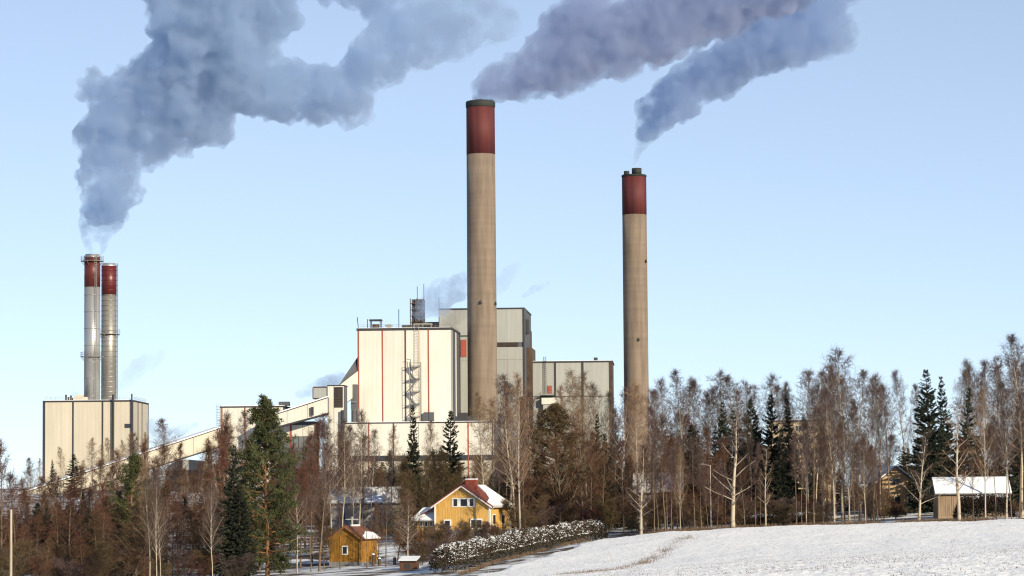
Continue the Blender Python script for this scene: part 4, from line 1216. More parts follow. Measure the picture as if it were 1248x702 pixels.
class Soup:
    def __init__(s): s.V, s.Q, s.n = [], [], 0
    def add(s, V, Q): s.V.append(V); s.Q.append(Q + s.n); s.n += len(V)
    def mesh(s, name, m, smooth=True):
        q = np.concatenate(s.Q); me = mesh_from(name, np.concatenate(s.V), q if q.shape[1] == 4 else None, q if q.shape[1] == 3 else None, smooth)
        me.materials.append(m); return me

def bare_tree(seed, H, cb=0.28, spread=0.2, n1=34, n2=7, n3=7, el=(25, 65), bend1=0.10, twig=0.75, droop=-0.25, r0=None, stems=1, fork=0.0, lean=0.02, prof='birch', limb_r=0.3, tw_r=0.0135, branch_out=0.8):
    rng = np.random.default_rng(seed)
    tr, cr = Soup(), Soup()
    r0 = r0 or H * 0.0075 + 0.02
    kt = 12
    bases = np.zeros((stems, 3)); dirs = np.tile([0, 0, 1.0], (stems, 1)) + rng.normal(0, lean, (stems, 3))
    if stems > 1:
        a = rng.uniform(0, 6.28, stems); bases[:, 0] = np.cos(a) * .15; bases[:, 1] = np.sin(a) * .15
        dirs[:, 0] += np.cos(a) * fork; dirs[:, 1] += np.sin(a) * fork
    Ls = H * (rng.uniform(0.78, 1.0, stems) if stems > 1 else np.ones(1))
    T = grow(rng, bases, dirs, Ls, kt, 0.04, 0.035)
    T *= 1; T[:, :, 2] -= 0.0
    tt = np.linspace(0, 1, kt)
    RT = r0 * (1 - tt) ** 0.85 * (1 if stems == 1 else .6) + 0.008
    RT[0] *= 1.25
    Tb = T.copy(); Tb[:, 0, 2] -= 0.4
    tr.add(*tubes(Tb, np.tile(RT, (stems, 1)), 8))
    # first-order limbs
    N1 = n1 * stems
    si = np.repeat(np.arange(stems), n1)
    u = (np.tile(np.arange(n1), stems) + rng.uniform(0, 1, N1)) / n1
    h = cb + (0.985 - cb) * u ** 1.12
    p, td = along(T, si, h)
    az = np.arange(N1) * 2.399 + rng.uniform(-.5, .5, N1)
    e = np.radians(el[0] + (el[1] - el[0]) * u + rng.normal(0, 8, N1))
    d = np.stack([np.cos(az) * np.cos(e), np.sin(az) * np.cos(e), np.sin(e)], -1)
    if prof == 'birch': pf = np.sin(np.pi * (0.16 + 0.84 * u) ** 0.75) * 0.9 + 0.16
    elif prof == 'dome': pf = 0.35 + 0.85 * np.sqrt(np.clip(1 - u ** 2, 0, 1))
    else: pf = 0.9 - 0.65 * u
    L1 = H * spread * pf * rng.uniform(0.65, 1.15, N1)
    B1 = grow(rng, p, d, L1, 6, bend1, 0.09)
    rb = np.maximum(0.018, limb_r * r0 * (1 - h * 0.75) * (0.6 + 0.4 * pf))
    R1 = rb[:, None] * np.linspace(1, 0.3, 6)[None]
    tr.add(*tubes(B1, R1, 5))
    # second order
    N2 = N1 * n2
    bi = np.repeat(np.arange(N1), n2); t2 = rng.uniform(0.15, 1.0, N2)
    p2, d2 = along(B1, bi, t2)
    rd = norm(rng.normal(size=(N2, 3)) * np.array([1, 1, 0.7]))
    d2 = norm(d2 * 0.75 + rd * branch_out + np.array([0, 0, .12]))
    L2 = L1[bi] * rng.uniform(0.22, 0.5, N2) * (1.15 - 0.5 * t2) + 0.3
    B2 = grow(rng, p2, d2, L2, 4, droop * 0.3 + .05, 0.13)
    cr.add(*tubes(B2, np.maximum(0.012, rb[bi] * 0.32)[:, None] * np.linspace(1, 0.45, 4)[None], 3))
    # twigs
    N3 = N2 * n3
    ci = np.repeat(np.arange(N2), n3); t3 = rng.uniform(0.1, 1.0, N3)
    p3, d3 = along(B2, ci, t3)
    rd = norm(rng.normal(size=(N3, 3)))
    d3 = norm(d3 * 0.6 + rd * 0.8)
    L3 = twig * rng.uniform(0.4, 1.2, N3)
    B3 = grow(rng, p3, d3, L3, 3, droop, 0.15)
    cr.add(*tubes(B3, np.full(N3, tw_r)[:, None] * np.array([1, .8, .4])[None], 3))
    # leaders' tips
    N4 = 20 * stems; si = np.repeat(np.arange(stems), 20); t4 = rng.uniform(max(.7, cb), 1.0, N4)
    p4, d4 = along(T, si, t4)
    B4 = grow(rng, p4, norm(d4 + rng.normal(0, .6, (N4, 3))), twig * rng.uniform(.5, 1.5, N4) + H * .02, 3, droop * .3 + .1, .1)
    cr.add(*tubes(B4, np.full(N4, tw_r)[:, None] * np.array([1.2, .9, .4])[None], 3))
    return tr, cr, H

def tri_soup(c, d, L, w, rng):
    """slim triangles from c along d"""
    sdir = norm(np.cross(d, rng.normal(size=d.shape)))
    V = np.stack([c - sdir * w[:, None], c + sdir * w[:, None], c + d * L[:, None]], 1).reshape(-1, 3)
    return V, np.arange(len(V)).reshape(-1, 3)

def spruce(seed, H, width=0.17, cb=0.03, dens=1.0, gap=0.0):
    rng = np.random.default_rng(seed); tr, cr = Soup(), Soup()
    k = 10; tt = np.linspace(0, 1, k); T = np.zeros((1, k, 3)); T[0, :, 2] = tt * H; T[0, :, :2] = rng.normal(0, .03, (k, 2)); T[0, 0, 2] = -.4
    tr.add(*tubes(T, (H * .011 * (1 - tt) ** .9 + .015)[None], 8))
    nb = int(H * 24 * dens)
    u = rng.uniform(0, 1, nb) ** 1.15; h = cb + (0.99 - cb) * u
    whorl = np.round(h * H / 0.55) * 0.55 / H; h = np.clip(whorl * .35 + h * .65, cb, .995)
    az = rng.uniform(0, 6.283, nb)
    side = (1 + .22 * np.sin(az * 2 + seed) + .22 * np.sin(h * 23 + az * 2)) * np.where(rng.uniform(0, 1, nb) < .12, .55, 1)
    L = H * width * (1 - h) ** 0.85 * rng.uniform(0.6, 1.15, nb) * side + .25
    el = np.radians(-26 + 55 * h + rng.normal(0, 9, nb))
    d = np.stack([np.cos(az) * np.cos(el), np.sin(az) * np.cos(el), np.sin(el)], -1)
    p = np.zeros((nb, 3)); p[:, 2] = h * H
    B = grow(rng, p, d, L, 5, 0.10, .05)
    tr.add(*tubes(B, np.maximum(.012, L * .012)[:, None] * np.linspace(1, .3, 5)[None], 3))
    m = np.clip((L / .055).astype(int), 8, 60); bi = np.repeat(np.arange(nb), m); n = len(bi)
    t = rng.uniform(.12, 1.0, n) ** .8
    c, td = along(B, bi, t)
    sd = norm(np.cross(td, [0, 0, 1.0])) * rng.choice([-1, 1], n)[:, None]
    dd = norm(td * .7 + sd * rng.uniform(.3, 1.1, n)[:, None] + np.array([0, 0, -1.0]) * rng.uniform(.1, .8, n)[:, None])
    ll = rng.uniform(.25, .6, n) * (1.15 - .6 * t) * np.clip(L[bi] / 1.6, .5, 1.15)
    cr.add(*tri_soup(c, dd, ll, rng.uniform(.07, .15, n), rng))
    return tr, cr, H

def pine(seed, H, cb=0.3, spread=0.17, nl=46, dome=True, nclump=9, nn=34):
    rng = np.random.default_rng(seed); tr, cr = Soup(), Soup()
    k = 12; tt = np.linspace(0, 1, k)
    T = grow(rng, np.zeros((1, 3)), np.array([[0, 0, 1.0]]), np.array([H * .97]), k, .05, .03)
    Tb = T.copy(); Tb[0, 0, 2] -= .4
    tr.add(*tubes(Tb, (H * .012 * (1 - tt) ** .7 + .02)[None], 9))
    u = (np.arange(nl) + rng.uniform(0, 1, nl)) / nl; h = cb + (.98 - cb) * u
    p, td = along(T, np.zeros(nl, int), h)
    az = np.arange(nl) * 2.399 + rng.uniform(-.6, .6, nl)
    el = np.radians(-8 + 62 * u + rng.normal(0, 10, nl)); d = np.stack([np.cos(az) * np.cos(el), np.sin(az) * np.cos(el), np.sin(el)], -1)
    pf = (.55 + .65 * np.sin(np.pi * np.clip(u * .8 + .22, 0, 1))) * (1 - u ** 3 * .55)
    L = H * spread * pf * rng.uniform(.6, 1.15, nl)
    B = grow(rng, p, d, L, 6, .10, .12)
    tr.add(*tubes(B, np.maximum(.03, L * .02)[:, None] * np.linspace(1, .3, 6)[None], 4))
    bi = np.repeat(np.arange(nl), nclump); n = len(bi); t = rng.uniform(.3, 1.05, n).clip(0, 1)
    c, td = along(B, bi, t)
    c = c + rng.normal(0, .32, (n, 3)) * np.clip(L[bi] / 3, .4, 1.2)[:, None]
    rad = rng.uniform(.35, .75, n)
    ci = np.repeat(np.arange(n), nn); q = len(ci)
    dd = norm(rng.normal(size=(q, 3)) + np.array([0, 0, .35]))
    cc = c[ci] + dd * (rad[ci] * rng.uniform(.1, .75, q))[:, None] * np.array([1, 1, .6])
    cr.add(*tri_soup(cc, norm(dd + rng.normal(0, .5, (q, 3))), rng.uniform(.18, .42, q), rng.uniform(.025, .06, q), rng))
    return tr, cr, H

def bark(name, c, c2, scale, rnd=.12):
    return mat(name, c, rough=.9, col2=c2, scale=scale, rnd=rnd)
M_birch = bark('birch_bark', (.44, .37, .29), (.12, .09, .07), (1.2, 1.2, 1.6))
for _e in [n for n in M_birch.node_tree.nodes if n.type == 'VALTORGB']:
    _e.color_ramp.elements[0].position = .34; _e.color_ramp.elements[1].position = .48
M_bark = bark('grey_brown_bark', (.21, .155, .105), (.10, .07, .05), (2, 2, .5))
M_dbark = bark('dark_bark', (.10, .075, .055), (.055, .04, .03), (2, 2, .5))
M_pbark = bark('orange_pine_bark', (.34, .15, .065), (.13, .075, .045), (1.5, 1.5, .25))
M_tw_p = bark('purple_brown_twigs', (.140, .092, .080), (.05, .034, .034), (2.5, 2.5, 2.5), .25)
M_tw_r = bark('rust_brown_twigs', (.150, .068, .040), (.048, .025, .02), (2.5, 2.5, 2.5), .28)
M_tw_o = bark('olive_brown_twigs', (.145, .092, .045), (.05, .034, .022), (2.5, 2.5, 2.5), .25)
M_tw_t = bark('tan_twigs', (.26, .165, .10), (.10, .062, .042), (2.5, 2.5, 2.5), .2)
M_ndl = bark('spruce_needles', (.036, .046, .028), (.017, .024, .016), (.8, .8, .8), .25)
M_pnd = bark('pine_needles', (.075, .082, .032), (.036, .045, .02), (.6, .6, .6), .18)
M_pnb = bark('browned_pine_needles', (.125, .075, .04), (.075, .06, .03), (.6, .6, .6), .1)

# prototypes: (trunk mesh, crown mesh, height)
PROTO = {}
def proto(key, t, mt, mc, kind, nm):
    tr, cr, H = t
    PROTO.setdefault(key, []).append((tr.mesh(nm + '_trunk', mt), cr.mesh(nm + '_crown', mc, False), H, kind))
for s_ in range(5):
    proto('birch', bare_tree(100 + s_, 21, cb=.26 + .05 * (s_ % 3), spread=.235 + .025 * (s_ % 2), n1=42, n2=8, n3=8, el=(38, 68), bend1=.06, twig=.85, droop=-.30), M_birch, M_tw_p, 'birch tree', 'birch_tree')
for s_ in range(3):
    proto('tanbirch', bare_tree(140 + s_, 20, cb=.28, spread=.23, n1=42, n2=8, n3=8, el=(38, 68), bend1=.06, twig=.8, droop=-.28), M_birch, M_tw_t, 'birch tree', 'birch_tree')
for s_ in range(4):
    proto('alder', bare_tree(200 + s_, 15, cb=.14, spread=.30, n1=34, n2=8, n3=9, el=(32, 72), bend1=.10, twig=.75, droop=.05, prof='birch'), M_bark, M_tw_r, 'alder tree', 'alder_tree')
for s_ in range(3):
    proto('aspen', bare_tree(240 + s_, 18, cb=.46, spread=.17, n1=28, n2=8, n3=8, el=(40, 75), bend1=.12, twig=.75, droop=.02), M_bark, M_tw_p, 'aspen tree', 'aspen_tree')
for s_ in range(3):
    proto('olive', bare_tree(280 + s_, 12, cb=.08, spread=.28, n1=30, n2=7, n3=9, el=(40, 76), bend1=.12, twig=.75, droop=.08, stems=2, fork=.16), M_bark, M_tw_o, 'willow tree', 'willow_tree')
for s_ in range(2):
    proto('maple', bare_tree(300 + s_, 12, cb=.16, spread=.46, n1=24, n2=9, n3=9, el=(28, 78), bend1=.13, twig=.7, droop=.12, prof='dome', r0=.2, limb_r=.5), M_bark, M_tw_r, 'maple tree', 'maple_tree')
proto('bigbirch', bare_tree(330, 13, cb=.20, spread=.30, n1=22, n2=6, n3=6, el=(28, 60), bend1=.05, twig=.6, droop=-.05, prof='cone', r0=.22, limb_r=.42), M_birch, M_tw_p, 'birch tree', 'birch_tree')
proto('bigbirch', bare_tree(331, 13, cb=.24, spread=.26, n1=20, n2=6, n3=6, el=(35, 62), bend1=.05, twig=.6, droop=-.05, prof='cone', r0=.19, limb_r=.38), M_birch, M_tw_t, 'birch tree', 'birch_tree')
for s_ in range(3):
    proto('shrub', bare_tree(360 + s_, 4.5, cb=.05, spread=.3, n1=9, n2=6, n3=7, el=(40, 75), bend1=.10, twig=.45, droop=.08, stems=6, fork=.55, r0=.05, limb_r=.5, tw_r=.011), M_dbark, (M_tw_r, M_tw_o, M_tw_p)[s_], 'bare shrub', 'bare_shrub')
for s_ in range(3):
    proto('spruce', spruce(400 + s_, 18, width=.19 + .03 * s_), M_dbark, M_ndl, 'spruce tree', 'spruce_tree')
proto('slimspruce', spruce(410, 18, width=.12, cb=.15), M_dbark, M_ndl, 'spruce tree', 'spruce_tree')
proto('slimspruce', spruce(411, 16, width=.15, cb=.08), M_dbark, M_ndl, 'spruce tree', 'spruce_tree')
for s_ in range(2):
    proto('pine', pine(420 + s_, 20, cb=(.06, .3)[s_], spread=(.23, .19)[s_], nl=(92, 60)[s_], nclump=12, nn=40), M_pbark, M_pnd, 'pine tree', 'pine_tree')
proto('brownpine', pine(430, 17, cb=.18, spread=.25, nl=64, nclump=12), M_dbark, M_pnb, 'pine tree', 'pine_tree')

_trng = random.Random(77)
_cnt = {}
def tree(key, px, top, D, label=None, group=None, wide=1.0, base=None, var=None, rot=None):
    q = P(px, 640, D)
    z = gz(q.x, q.y) - 0.15 if base is None else P(px, base, D).z
    H = max(2.0, P(px, top, D).z - z)
    pool = PROTO[key]
    i = _cnt.get(key, 0); _cnt[key] = i + 1
    mt, mc, h0, kind = pool[(i if var is None else var) % len(pool)]
    nm = mt.name.split('.')[0].replace('_trunk', '')
    e = tag(empty(nm, (q.x, q.y, z)), label, kind.split()[0] + ' ' + kind.split()[1] if len(kind.split()) > 1 else kind, group)
    e['category'] = 'shrub' if key == 'shrub' else 'tree'
    s = H / h0
    w = s ** 0.75 * wide * _trng.uniform(.9, 1.12)
    e.scale = (w, w, s); e.rotation_euler = (_trng.gauss(0, .028), _trng.gauss(0, .028), _trng.uniform(0, 6.28) if rot is None else rot)
    link('trunk', mt, None, e); link('crown', mc, None, e)
    return e

# --- hedges and low growth
def hedge(label, pts, width, hs, leaf_m, snow, seed, n_leaf=9000, lsz=.16, group=None, snow_sz=.16, topcover=False):
    """pts: world points along the foot; hs: heights at those points"""
    rng = np.random.default_rng(seed)
    pts = np.array([tuple(p) for p in pts], float); seg = np.r_[0, np.cumsum(np.linalg.norm(np.diff(pts, axis=0), axis=1))]
    org = pts[0].copy()
    e = tag(empty('hedge', tuple(org)), label, 'hedge', group)
    def surf(t, a, f):
        s_ = t * seg[-1]; c = np.stack([np.interp(s_, seg, pts[:, k]) for k in range(3)], -1)
        dx = np.stack([np.interp(np.minimum(s_ + .5, seg[-1]), seg, pts[:, k]) - np.interp(np.maximum(s_ - .5, 0), seg, pts[:, k]) for k in range(3)], -1); dx[:, 2] = 0; dx = norm(dx)
        sd = np.stack([-dx[:, 1], dx[:, 0], np.zeros(len(t))], -1)
        h = np.interp(s_, seg, hs); bump = .78 + .34 * fbm(s_ / 1.6 + 50, a * 1.5 + 9, seed, 3) 
        endt = np.clip(np.minimum(s_, seg[-1] - s_) / 1.0, 0.05, 1) ** .5
        x = np.cos(a) * width / 2 * f * bump * endt; zz = (np.sign(np.sin(a)) * np.abs(np.sin(a)) ** .55) * h * f * bump * endt
        return c + sd * x[:, None] + np.array([0, 0, 1.0]) * np.maximum(zz, 0.02)[:, None] - org, sd * np.cos(a)[:, None] + np.array([0, 0, 1.0]) * np.sin(a)[:, None]
    n = n_leaf; t = rng.uniform(0, 1, n); a = rng.uniform(0, np.pi, n); f = rng.uniform(.55, 1.04, n) ** .6
    c, nr = surf(t, a, f)
    sp = Soup(); sp.add(*tri_soup(c, norm(nr + rng.normal(0, .8, (n, 3))), rng.uniform(.6, 1.6, n) * lsz * 1.6, rng.uniform(.3, .8, n) * lsz, rng))
    link('foliage', sp.mesh('hedge_foliage', leaf_m, False), None, e)
    nt = n // 8; t = rng.uniform(0, 1, nt); a = rng.uniform(.2, 2.9, nt); c, nr = surf(t, a, np.full(nt, .8))
    B = grow(rng, c, norm(nr + rng.normal(0, .5, (nt, 3))), rng.uniform(.35, .95, nt), 3, .1, .1); sp = Soup(); sp.add(*tubes(B, np.full((nt, 3), .012), 3))
    link('twigs', sp.mesh('hedge_twigs', M_tw_r, False), None, e)
    if snow:
        ns = snow
        if topcover: t = rng.uniform(.01, .99, ns); a = rng.normal(np.pi / 2, .25, ns)
        else: t = rng.uniform(.005, .995, ns); a = np.clip(rng.normal(np.pi / 2, .75, ns), .25, 2.9)
        ok = fbm(t * seg[-1] / .9 + 7, a * 3 + 3, seed + 3, 3) + rng.normal(0, .12, ns) > (.30 if topcover else .47)
        t, a = t[ok], a[ok]; ns = len(t)
        c, nr = surf(t, a, rng.uniform(.93, 1.05, ns)); r = rng.uniform(.5, 1.3, ns) * snow_sz
        # little irregular pads of snow: three-sided pyramids lying on the twigs
        an = rng.uniform(0, 6.28, (ns, 1)) + np.array([[0, 2.1, 4.2]]) + rng.normal(0, .4, (ns, 3)); rr_ = r[:, None] * rng.uniform(.6, 1.5, (ns, 3))
        base = np.stack([np.cos(an) * rr_, np.sin(an) * rr_, rng.normal(0, .35, (ns, 3)) * r[:, None]], -1) + c[:, None]
        V = np.concatenate([base, (c + np.array([0, 0, 1.0]) * (r * .7)[:, None])[:, None]], 1).reshape(-1, 3)
        T = ((np.arange(ns) * 4)[:, None, None] + np.array([[[0, 1, 3], [1, 2, 3], [2, 0, 3]]])).reshape(-1, 3)
        o = link('snow_clump', mesh_from('hedge_snow', V, None, T, False), M_snow, e); o['kind'] = 'stuff'
    return e
M_hleaf = bark('hedge_leaves', (.075, .06, .042), (.03, .03, .02), (1.2, 1.2, 1.2), 0)
M_hdark = bark('dark_hedge_leaves', (.035, .032, .024), (.018, .018, .014), (1.2, 1.2, 1.2), 0)
def foot(px, py, D):
    p = P(px, py, D); p.z = gz(p.x, p.y) - .1; return p
hedge('long clipped hedge dusted with snow in front of the bright yellow house', [foot(536, 695, 336), foot(580, 690, 350), foot(640, 678, 370), foot(700, 664, 392), foot(733, 657, 402)], 3.2,
      [2.9, 2.9, 2.8, 2.7, 2.5], M_hleaf, 15000, 5, n_leaf=46000, lsz=.15, snow_sz=.10)
hedge('dark hedge in front of the pale boarded garage', [foot(1163, 630, 402), foot(1198, 630, 402), foot(1236, 629, 402)], 1.6, [3.1, 3.2, 3.0], M_hdark, 900, 6, n_leaf=12000, snow_sz=.09, topcover=True, group='dark hedges behind the field')
hedge('low dark hedge with a white cap of snow left of the tan house', [foot(897, 640, 412), foot(950, 638, 414), foot(1003, 636, 418)], 1.8, [1.7, 1.8, 1.7], M_hdark, 7000, 7, n_leaf=12000, snow_sz=.16, topcover=True, group='dark hedges behind the field')
hedge('low dark hedge under the windows of the tan house', [foot(1072, 627, 436), foot(1104, 625, 436)], 1.2, [1.0, 1.1], M_hdark, 60, 8, n_leaf=4000, snow_sz=.1, group='dark hedges behind the field')
# ------------------------------------------------------------------ planting
G_EDGE = 'trees along the back edge of the snowy field'
G_RIGHT = 'tall bare trees of the right-hand wood'
G_LEFT = 'bare trees filling the left-hand hollow'
G_MID = 'bare trees in front of the plant'
G_SPR = 'dark spruces of the right-hand wood'
G_BACK = 'trees of the wood behind'
# trees that the photo tells apart
one = [
 ('pine', 326, 484, 358, 'largest green pine, standing left of the small ochre shed', .98, 0),
 ('pine', 303, 532, 372, 'pine with a bare orange trunk beside the largest green pine', .8, 1),
 ('spruce', 284, 541, 352, 'black-green spruce close left of the largest green pine', 1.0, 0),
 ('slimspruce', 506, 494, 470, 'slim dark spruce in front of the lattice stair of the boiler house', .9, 1),
 ('spruce', 548, 500, 455, 'broader dark spruce just behind the ridge of the bright yellow house', .88, 1),
 ('brownpine', 675, 491, 440, 'domed brownish pine below the red door of the grey hall', 1.25, 0),
 ('maple', 683, 548, 436, 'spreading bare tree with pale forked limbs behind the snowy hedge', 1.1, 0),
 ('maple', 711, 530, 440, 'rusty round-crowned tree at the right end of the snowy hedge', .85, 1),
 ('bigbirch', 893, 510, 388, 'largest pale birch with wide sunlit limbs at the field edge', 1.15, 0),
 ('bigbirch', 933, 545, 388, 'straight white birch before the left end of the snow-capped hedge', .8, 1),
 ('bigbirch', 1169, 494, 389, 'sunlit birch with fine spreading limbs right before the garage', 1.15, 1),
 ('bigbirch', 1120, 532, 391, 'bare tree standing alone before the right side of the tan house', .9, 0),
 ('bigbirch', 781, 545, 391, 'pale forked tree below the right-hand concrete chimney at the field edge', .95, 0),
 ('tanbirch', 779, 470, 455, 'tan-crowned birch covering the foot of the right-hand concrete chimney', .85, None),
 ('birch', 757, 474, 462, 'white-stemmed birch between the grey hall and the right-hand chimney', .8, None),
 ('tanbirch', 634, 462, 412, 'pale leaning birch in front of the thick brown steel column', .8, None),
 ('tanbirch', 594, 482, 432, 'slender tan birch before the foot of the central chimney', .75, None),
 ('tanbirch', 707, 455, 480, 'tall pale-crowned birch before the middle panel of the lower grey hall', .9, None),
 ('birch', 1027, 431, 430, 'tallest birch of the right-hand wood, its top above all others', 1.1, None),
 ('spruce', 1137, 450, 442, 'big black spruce behind the garage, left one of the tallest two', .95, 2),
 ('spruce', 1157, 458, 448, 'black spruce right of the biggest spruce behind the garage', .8, 0),
 ('spruce', 1175, 472, 452, 'smaller black spruce over the middle of the garage roof', .75, 1),
 ('slimspruce', 967, 484, 440, 'slim dark spruce in front of the yellow apartment block', 1.0, 0),
 ('spruce', 942, 480, 445, 'dark spruce covering the left end of the yellow apartment block', .85, 1),
 ('birch', 1246, 412, 405, 'tall dark-stemmed birch cut off by the right edge of the view', 1.0, None),
 ('birch', 362, 585, 368, 'white crooked birch between the largest pine and the ochre shed', .8, 2),
 ('aspen', 389, 575, 376, 'dark-limbed tree just left of the ochre shed', 1.15, 0),
 ('birch', 259, 590, 324, 'single thin white birch stem left of the black-green spruce', .55, 1),
 ('birch', 191, 575, 322, 'left stem of a pair of thin white birches in the left hollow', .5, 3),
 ('birch', 196, 582, 323, 'right stem of a pair of thin white birches in the left hollow', .45, 0),
 ('tanbirch', 183, 562, 324, 'thin tan birch stem just left of the pair of white birches', .5, 0),
 ('pine', 157, 551, 372, 'dark bushy pine below the cream boiler hall at the conveyor', .95, 1),
 ('alder', 86, 596, 352, 'brown dome-crowned alder under the lower end of the long conveyor', 1.25, 0),
 ('alder', 3, 543, 352, 'reddish alder cut off by the left edge of the view', .9, 1),
 ('spruce', 65, 560, 880, 'small spruce against the left panel of the cream boiler hall', .9, 0),
 ('spruce', 91, 553, 880, 'wider small spruce against the second panel of the cream boiler hall', 1.3, 1),
 ('tanbirch', 113, 536, 860, 'tan birch against the middle panel of the cream boiler hall', .9, 1),
 ('birch', 205, 512, 520, 'birch top showing above the long conveyor against the sky', .9, 4),
 ('olive', 160, 585, 338, 'yellow-brown willow thicket tree in the front of the left hollow', 1.5, 0),
 ('olive', 483, 560, 392, 'many-stemmed bare tree in front of the right end of the grey barn', 1.1, 1),
 ('tanbirch', 497, 600, 366, 'bare tree with pale forks above the little brown hut', .95, 2),
]
for k, px, top, D, lab, w, v in one: tree(k, px, top, D, lab, None, w, var=v)

LAND = [(-99, 'left edge'), (13, 'wooden pole'), (86, 'domed alder'), (157, 'bushy pine'), (194, 'birch pair'), (259, 'single white stem'), (326, 'largest pine'), (420, 'ochre shed'), (507, 'slim dark spruce'), (565, 'yellow house'),
        (634, 'leaning birch'), (683, 'forked pale-limbed tree'), (777, 'right-hand chimney'), (893, 'largest field-edge birch'), (933, 'straight white birch'), (967, 'apartment block'), (1027, 'tallest birch'), (1100, 'tan house'), (1169, 'garage birch'), (9999, 'right edge')]
KINDW = {'birch': 'grey-brown birch', 'tanbirch': 'tan birch', 'alder': 'rust-brown tree', 'aspen': 'slim bare tree', 'olive': 'olive-brown tree', 'spruce': 'dark spruce', 'slimspruce': 'slim spruce', 'shrub': 'bare shrub'}
ORD = ['leftmost'] + [w + '-from-left' for w in 'second third fourth fifth sixth seventh eighth ninth tenth'.split()]
_where = []
def row(spec, where, group, jit=4, Dj=8):
    for k, px, top, D, w in spec:
        e = tree(k, px, top + _trng.uniform(-3, 3), D + _trng.uniform(-Dj, Dj) * .3, 'x', group, w)
        _where.append((e, k, px, where))
def finish_labels():
    buckets = {}
    for e, k, px, where in _where:
        i = max(j for j in range(len(LAND)) if LAND[j][0] <= px)
        buckets.setdefault((k, i, where), []).append((px, e))
    for (k, i, where), L in buckets.items():
        L.sort(key=lambda t: t[0])
        span = f'{where} between {LAND[i][1]} and {LAND[i + 1][1]}'
        for n, (px, e) in enumerate(L):
            if len(L) == 1: e['label'] = f'{KINDW[k]} {span}'
            elif len(L) <= 10 and 'deep' not in where: e['label'] = f'{ORD[n]} {KINDW[k]} {span}'
            else: e['label'] = f'{KINDW[k]} {span}'
# slender trunks along the back of the field
row([('aspen', 797, 540, 392, .6), ('aspen', 803, 560, 392, .5), ('aspen', 811, 520, 394, .7), ('aspen', 818, 545, 391, .6), ('tanbirch', 829, 545, 390, .55), ('aspen', 834, 530, 391, .7), ('aspen', 847, 535, 390, .8), ('aspen', 855, 545, 392, .7), ('aspen', 863, 580, 391, .6),
     ('aspen', 874, 560, 394, .6), ('aspen', 884, 575, 393, .6), ('alder', 908, 560, 391, .8), ('aspen', 921, 540, 395, .6), ('aspen', 927, 575, 393, .5)],
    'at the field edge', G_EDGE)
row([('aspen', 971, 530, 395, .6), ('aspen', 977, 540, 393, .5), ('birch', 983, 510, 396, .6), ('aspen', 992, 495, 396, .7), ('aspen', 1003, 500, 394, .6), ('birch', 1017, 480, 396, .7), ('aspen', 1034, 490, 395, .7), ('birch', 1036, 510, 394, .6), ('aspen', 1047, 545, 393, .7),
     ('birch', 1055, 540, 392, .55), ('aspen', 1066, 550, 393, .6), ('alder', 1074, 575, 392, .6)],
    'at the field edge', G_EDGE)
row([('tanbirch', 1201, 480, 392, .75), ('aspen', 1214, 520, 393, .6), ('aspen', 1187, 560, 393, .5), ('birch', 1227, 470, 396, .65), ('aspen', 1233, 500, 393, .6), ('aspen', 1243, 480, 393, .6)],
    'at the field edge', G_EDGE)
# the tall wood on the right
row([('birch', 812, 463, 478, .9), ('birch', 838, 455, 470, .85), ('birch', 858, 474, 482, .8), ('birch', 872, 460, 480, .9), ('birch', 905, 461, 474, .85), ('birch', 938, 462, 480, .85), ('aspen', 823, 500, 482, 1), ('alder', 835, 508, 482, 1), ('alder', 806, 512, 418, 1), ('alder', 850, 522, 482, 1.1),
     ('alder', 868, 525, 432, 1), ('alder', 820, 535, 418, 1), ('aspen', 795, 500, 440, .9), ('alder', 880, 540, 425, .9), ('aspen', 915, 510, 440, .9), ('alder', 790, 545, 418, .8), ('birch', 800, 478, 500, .8), ('birch', 888, 470, 500, .8), ('birch', 922, 470, 510, .8), ('birch', 826, 468, 505, .9), ('birch', 848, 464, 510, .9), ('birch', 896, 474, 520, .9), ('birch', 914, 470, 490, .85), ('birch', 802, 482, 470, .85), ('birch', 951, 474, 500, .85), ('birch', 864, 480, 500, .9)],
    'in the wood', G_RIGHT)
row([('birch', 985, 452, 438, .95), ('birch', 1004, 446, 436, .95), ('birch', 1018, 448, 440, .9), ('birch', 1049, 456, 432, .95), ('birch', 1074, 460, 440, .85), ('aspen', 1085, 468, 436, .95), ('birch', 1066, 475, 428, .8), ('birch', 975, 470, 450, .8), ('alder', 1008, 530, 418, .9), ('alder', 1030, 520, 420, .9), ('alder', 1055, 535, 416, .9), ('alder', 1070, 545, 420, .8),
     ('birch', 995, 470, 470, .8), ('birch', 1040, 462, 470, .8), ('aspen', 985, 520, 420, .8), ('birch', 960, 476, 470, .7), ('birch', 1014, 462, 480, .9), ('birch', 1060, 466, 480, .8), ('birch', 998, 458, 490, .9)],
    'in the wood', G_RIGHT)
row([('birch', 1110, 456, 470, .75), ('birch', 1184, 441, 470, .85), ('birch', 1205, 443, 465, .85), ('birch', 1222, 440, 462, .8), ('birch', 1236, 452, 450, .8), ('birch', 1194, 450, 480, .7), ('alder', 1110, 545, 462, .8), ('alder', 1130, 550, 465, .9), ('aspen', 1212, 510, 445, .8), ('alder', 1200, 520, 450, 1), ('alder', 1235, 520, 440, 1), ('birch', 1249, 440, 470, .8), ('birch', 1214, 448, 500, .85), ('birch', 1198, 456, 510, .85), ('birch', 1238, 440, 490, .85), ('birch', 1120, 470, 520, .6), ('birch', 1174, 452, 490, .7), ('alder', 1180, 530, 450, 1), ('alder', 1222, 530, 452, 1)],
    'in the wood', G_RIGHT)
